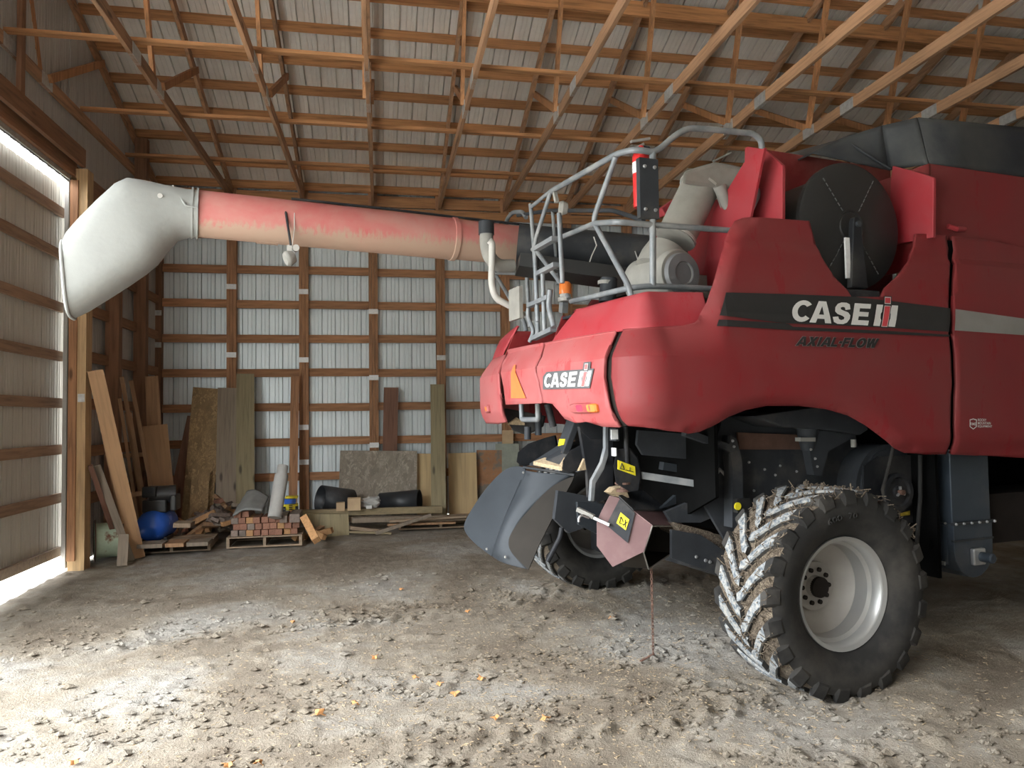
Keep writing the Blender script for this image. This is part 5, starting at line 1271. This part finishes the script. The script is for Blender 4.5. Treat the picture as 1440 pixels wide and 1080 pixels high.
# grey pipe on top, tarp, toy truck
o = MB().tube([gy(386, 728, 11.2), gy(396, 668, 11.4)], .095, 20).build('grey_pipe', M['pipegrey'], smooth=True); tag(o, 'thick grey pipe leaning up on top of the block stack', 'pipe')
MB().tube([gy(396, 668, 11.4), gy(398, 655, 11.45)], .075, 20).build('pipe_socket', M['pipegrey'], o, smooth=True)
mb = MB(); nn = 12; g = []
c0, c1, c2, c3 = gy(328, 725, 11.3), gy(368, 720, 11.3), gy(378, 700, 11.8), gy(348, 692, 11.9)
for j in range(nn+1):
    for i in range(nn+1):
        x, y = i/nn, j/nn; p = (c0*(1-x)+c1*x)*(1-y)+(c3*(1-x)+c2*x)*y; p.z += .05*math.sin(x*3.1)+.02*noise.noise(p*9); g.append(p)
mb.add(g, [(j*(nn+1)+i, j*(nn+1)+i+1, (j+1)*(nn+1)+i+1, (j+1)*(nn+1)+i) for j in range(nn) for i in range(nn)])
o = mb.build('rubber_sheet', M['tarp'], smooth=True); o.modifiers.new('t', 'SOLIDIFY').thickness = .02; tag(o, 'dark grey rubber sheet draped behind the offcut heap', 'sheet')
ttp = gy(409, 720, 11.9); tt = empty('toy_truck', (ttp.x, 11.9, ttp.z), R(0)); tag(tt, 'small yellow and blue toy truck standing upright on the timber', 'toy truck')
MB().box((-.1, -.06, .03), (.1, .12, .12)).build('truck_body', M['yellow'], tt, bevel=.01)
MB().box((-.09, -.04, .12), (.07, .1, .2)).build('cab', M['blue'], tt, bevel=.01)
MB().box((-.08, -.05, .2), (.1, .1, .235)).build('truck_roof', M['yellow'], tt, bevel=.01)
for x in (-.09, .09): MB().lathe([(-.02, .001), (-.02, .045), (.02, .045), (.02, .001)], (x, -.05, .045), (1, 0, 0), 14).build('wheel', M['machineblack'], tt, smooth=True)
for k in range(3): MB().box((-.02, -.075, .04+k*.03), (.03, -.065, .055+k*.03)).build('grille_bar', M['machineblack'], tt)
# timber beams and boxes in the middle -------------------------------------
o = MB().beam(gy(418, 722, 12.3), gy(620, 716, 12.9), .12, .1).build('long_beam', M['beamx']); tag(o, 'long pale timber beam lying across the low wood pile', 'beam')
o = MB().slab([gy(424, 723, 12.1), gy(490, 723, 12.2), gy(491, 755, 12.2), gy(440, 757, 12.1)], (0, .1, 0)).build('wide_timber', M['olive']); tag(o, 'wide olive timber end under the long beam beside offcuts', 'timber')
o = MB().beam(gy(492, 731, 12.35), gy(625, 727, 12.9), .25, .07).build('dark_timber', M['greyplank']); tag(o, 'dark timber lying just under the long beam', 'timber')
for n, (a, b, Y_, w, h, mt, lab) in enumerate((((492, 742), (543, 748), 12.1, .12, .05, 'pallet', 'grey board lying on the ground left of the diagonal stick'), ((491, 748), (550, 752), 11.95, .05, .03, 'beamx', 'thin pale strip lying in front of grey board'), ((528, 750), (606, 724), 12.0, .05, .05, 'greyplank', 'grey stick lying diagonally over the pallet'), ((548, 733), (655, 726), 12.3, .1, .03, 'pallet', 'pale board on the pallet reaching to the deflector'), ((545, 738), (640, 735), 12.15, .07, .03, 'oak', 'brown strip lying along the pallet front'))):
    P_, Q_ = gy(*a, Y_), gy(*b, Y_+.1); P_.z = max(P_.z, .03); Q_.z = max(Q_.z, .03)
    o = MB().beam(P_, Q_, w, h).build('lying_board', M[mt]); tag(o, lab, 'board')
def plasticcyl(name, p, axis, r, L_, label):
    o = MB().lathe([(0, r), (L_, r*1.0)], p, axis, 36).build(name, M['plastic'], smooth=True); o.modifiers.new('t', 'SOLIDIFY').thickness = .012; tag(o, label, 'plastic pipe')
plasticcyl('plastic_drum', gy(450, 702, 13.0), (1, .45, -.22), .23, .55, 'black plastic pipe section with open round end by the toy truck')
o = MB().lathe([(0, .2), (.7, .16)], gy(590, 705, 13.2), (-1, .35, -.03), 36).build('plastic_drum', M['plastic'], smooth=True); o.modifiers.new('t', 'SOLIDIFY').thickness = .012; tag(o, 'black plastic pipe section opening right by the olive plank', 'plastic pipe')
for n, (x, y, w, h, mt, lab) in enumerate(((479, 718, .13, .13, 'card', 'small brown cardboard box left of the bigger box'), (498, 717, .2, .19, 'card', 'tan cardboard box on the beam between the black pipes'), (519, 715, .09, .05, 'white', 'small white box lying beside the crumpled plastic'))):
    p = gy(x, y, 12.45); o = MB().box((-w/2, -w/2, 0), (w/2, w/2, h)).build('cardboard_box' if n < 2 else 'small_box', M[mt]); o.location = p; tag(o, lab, 'box')
mb = MB(); bpy.ops.mesh.primitive_ico_sphere_add(subdivisions=3, radius=.12, location=gy(522, 706, 12.55)); o = bpy.context.object; o.name = 'crumpled_plastic'
for v in o.data.vertices: v.co *= 1+.5*noise.noise(v.co*14)
o.scale = (1.5, .8, .7); o.data.materials.append(M['pipegrey']); tag(o, 'crumpled grey plastic wrap beside the cardboard box', 'plastic wrap')
# ---------------------------------------------------------------- leaves and patches on the floor
LV = [((412, 872), 'small orange leaf alone on the pale dirt at mid left'), ((527, 922), 'orange leaf beside the dark damp spot'), ((585, 950), 'orange leaf at the end of the clod row'), ((448, 1001), 'largest orange leaf on the dirt clods at bottom left'),
      ((500, 987), 'yellowish leaf right of the largest leaf'), ((104, 1067), 'leaf at the bottom left edge beside a dark clod'), ((321, 1074), 'leaf at the bottom edge left of its twin'), ((364, 1067), 'leaf at the bottom edge right of its twin'),
      ((565, 829), 'tiny orange leaf near the damp patch'), ((658, 858), 'orange leaf left of the far tyre track'), ((860, 870), 'pale orange leaf near the hanging chain'), ((640, 971), 'bright orange leaf in the middle foreground'),
      ((619, 960), 'yellow leaf just left of the bright orange leaf'), ((696, 1006), 'curled orange leaf in the lower middle'), ((767, 1013), 'orange leaf at lower middle right of curled leaf'), ((677, 951), 'small red brown leaf on clods')]
for n, ((x, y), lab) in enumerate(LV):
    p = gz(x, y, .03); s_ = random.uniform(.028, .04) if n != 3 else .05
    if n in (0, 8, 10): s_ *= .8
    pts = []
    for k in range(10):
        a = 2*math.pi*k/10; r_ = s_*(1 if k % 2 == 0 else .5); pts.append((r_*math.cos(a), r_*math.sin(a), .012*math.sin(a*2+n)))
    o = MB().add([(0, 0, .006)]+pts, [(0, k+1, (k+1) % 10+1) for k in range(10)]).build('dry_leaf', M['leaf']); o.modifiers.new('t', 'SOLIDIFY').thickness = .002
    o.location = (p.x, p.y, ground_h(p.x, p.y)+.018); o.rotation_euler = (R(random.uniform(-15, 15)), R(random.uniform(-15, 15)), random.uniform(0, 6)); tag(o, lab, 'leaf', 'dry leaves on the dirt')
# scattered straw and clods
def scatter(name, n, mat, fn, smin, smax, box, flat=.4, label='', cat=''):
    mb = MB()
    for k in range(n):
        x, y = fn()
        if not (-3.3 < x < 9 and 2.6 < y < 13): continue
        z = ground_h(x, y); s_ = random.uniform(smin, smax); a = random.uniform(0, 6.28); l = s_*random.uniform(*box)
        d = V3((math.cos(a)*l, math.sin(a)*l, random.uniform(-.2, .4)*s_)); c = V3((x, y, z+s_*.25)); mb.beam(c-d, c+d, s_, s_*flat)
    o = mb.build(name, mat); tag(o, label, cat, None, 'stuff'); return o
scatter('scattered_straw', 5500, M['chaff'], lambda: (random.triangular(-3, 5, 1.6), random.triangular(3, 9, 4.6)), .003, .006, (1., 3.), .5, 'bits of pale straw strewn over the dirt floor', 'straw')
def clodpos():
    vc, hw, am = random.choice(MUDV); u = random.uniform(-6, .5); v = vc+random.uniform(-hw, hw)*1.2; P = ORG+UH*u+VH*v; return P.x, P.y
def clodmesh(n):
    mb = MB(); 
    for k in range(n):
        x, y = clodpos() if random.random() < .75 else (random.uniform(-3.2, 4), random.uniform(2.9, 9))
        if not (-3.3 < x < 6 and 2.7 < y < 12): continue
        s_ = random.uniform(.006, .022)*(1 if random.random() < .85 else 1.7); z = ground_h(x, y)+s_*.2
        vs = []
        for (a, b, c) in ((1,0,0),(-1,0,0),(0,1,0),(0,-1,0),(0,0,1),(0,0,-1),(.7,.7,.4),(-.7,.6,.3),(.6,-.7,.3),(-.7,-.7,.4)):
            q = random.uniform(.6, 1.3); vs.append((x+a*s_*q*1.3, y+b*s_*q, z+c*s_*q*.7))
        fs_ = [(4,6,0),(4,0,8),(4,8,3),(4,3,9),(4,9,1),(4,1,7),(4,7,2),(4,2,6),(5,0,6),(5,8,0),(5,3,8),(5,9,3),(5,1,9),(5,7,1),(5,2,7),(5,6,2)]
        mb.add(vs, fs_)
    return mb
o = clodmesh(5200).build('dirt_clods', M['dirt']); tag(o, 'small clods of dirt and gravel along the wheel tracks', 'dirt clods', None, 'stuff')
# ================================================================ LIGHT, CAMERA
w = bpy.data.worlds.new('sky'); scene.world = w; w.use_nodes = True
nt = w.node_tree; bg = nt.nodes['Background']
tc = nd(nt, 'ShaderNodeTexCoord'); sx = nd(nt, 'ShaderNodeSeparateXYZ'); nt.links.new(tc.outputs['Generated'], sx.inputs[0])
nt.links.new(ramp(nt, sx.outputs['Z'], [(.0, (.20, .22, .20)), (.20, (.26, .29, .30)), (.30, (.95, .97, 1.)), (1., (.88, .95, 1.))]), bg.inputs[0]); bg.inputs[1].default_value = 14.0
ld = bpy.data.lights.new('doorway_daylight', 'AREA'); ld.shape = 'RECTANGLE'
mid = lw((DOP0+DOP1)/2, ZDT/2, -.05); ld.size = DOP1-DOP0; ld.size_y = ZDT; ld.cycles.is_portal = True
lo_ = bpy.data.objects.new('doorway_daylight', ld); COL.objects.link(lo_)
xa = -WD; za = -WN; ya = za.cross(xa)
lo_.matrix_world = Matrix.Translation(mid) @ Matrix((xa, ya, za)).transposed().to_4x4()
cam = bpy.data.cameras.new('camera'); co = bpy.data.objects.new('camera', cam); COL.objects.link(co)
cam.sensor_width = 36; cam.lens = FPX/1440*36; cam.clip_start = .05; cam.clip_end = 200
co.matrix_world = Matrix.Translation(CP) @ Matrix((CR, CU, -CF)).transposed().to_4x4()
scene.camera = co
vs_ = scene.view_settings; vs_.view_transform = 'Standard'; vs_.look = 'None'; vs_.gamma = 1; vs_.use_curve_mapping = False; vs_.exposure = 0.78
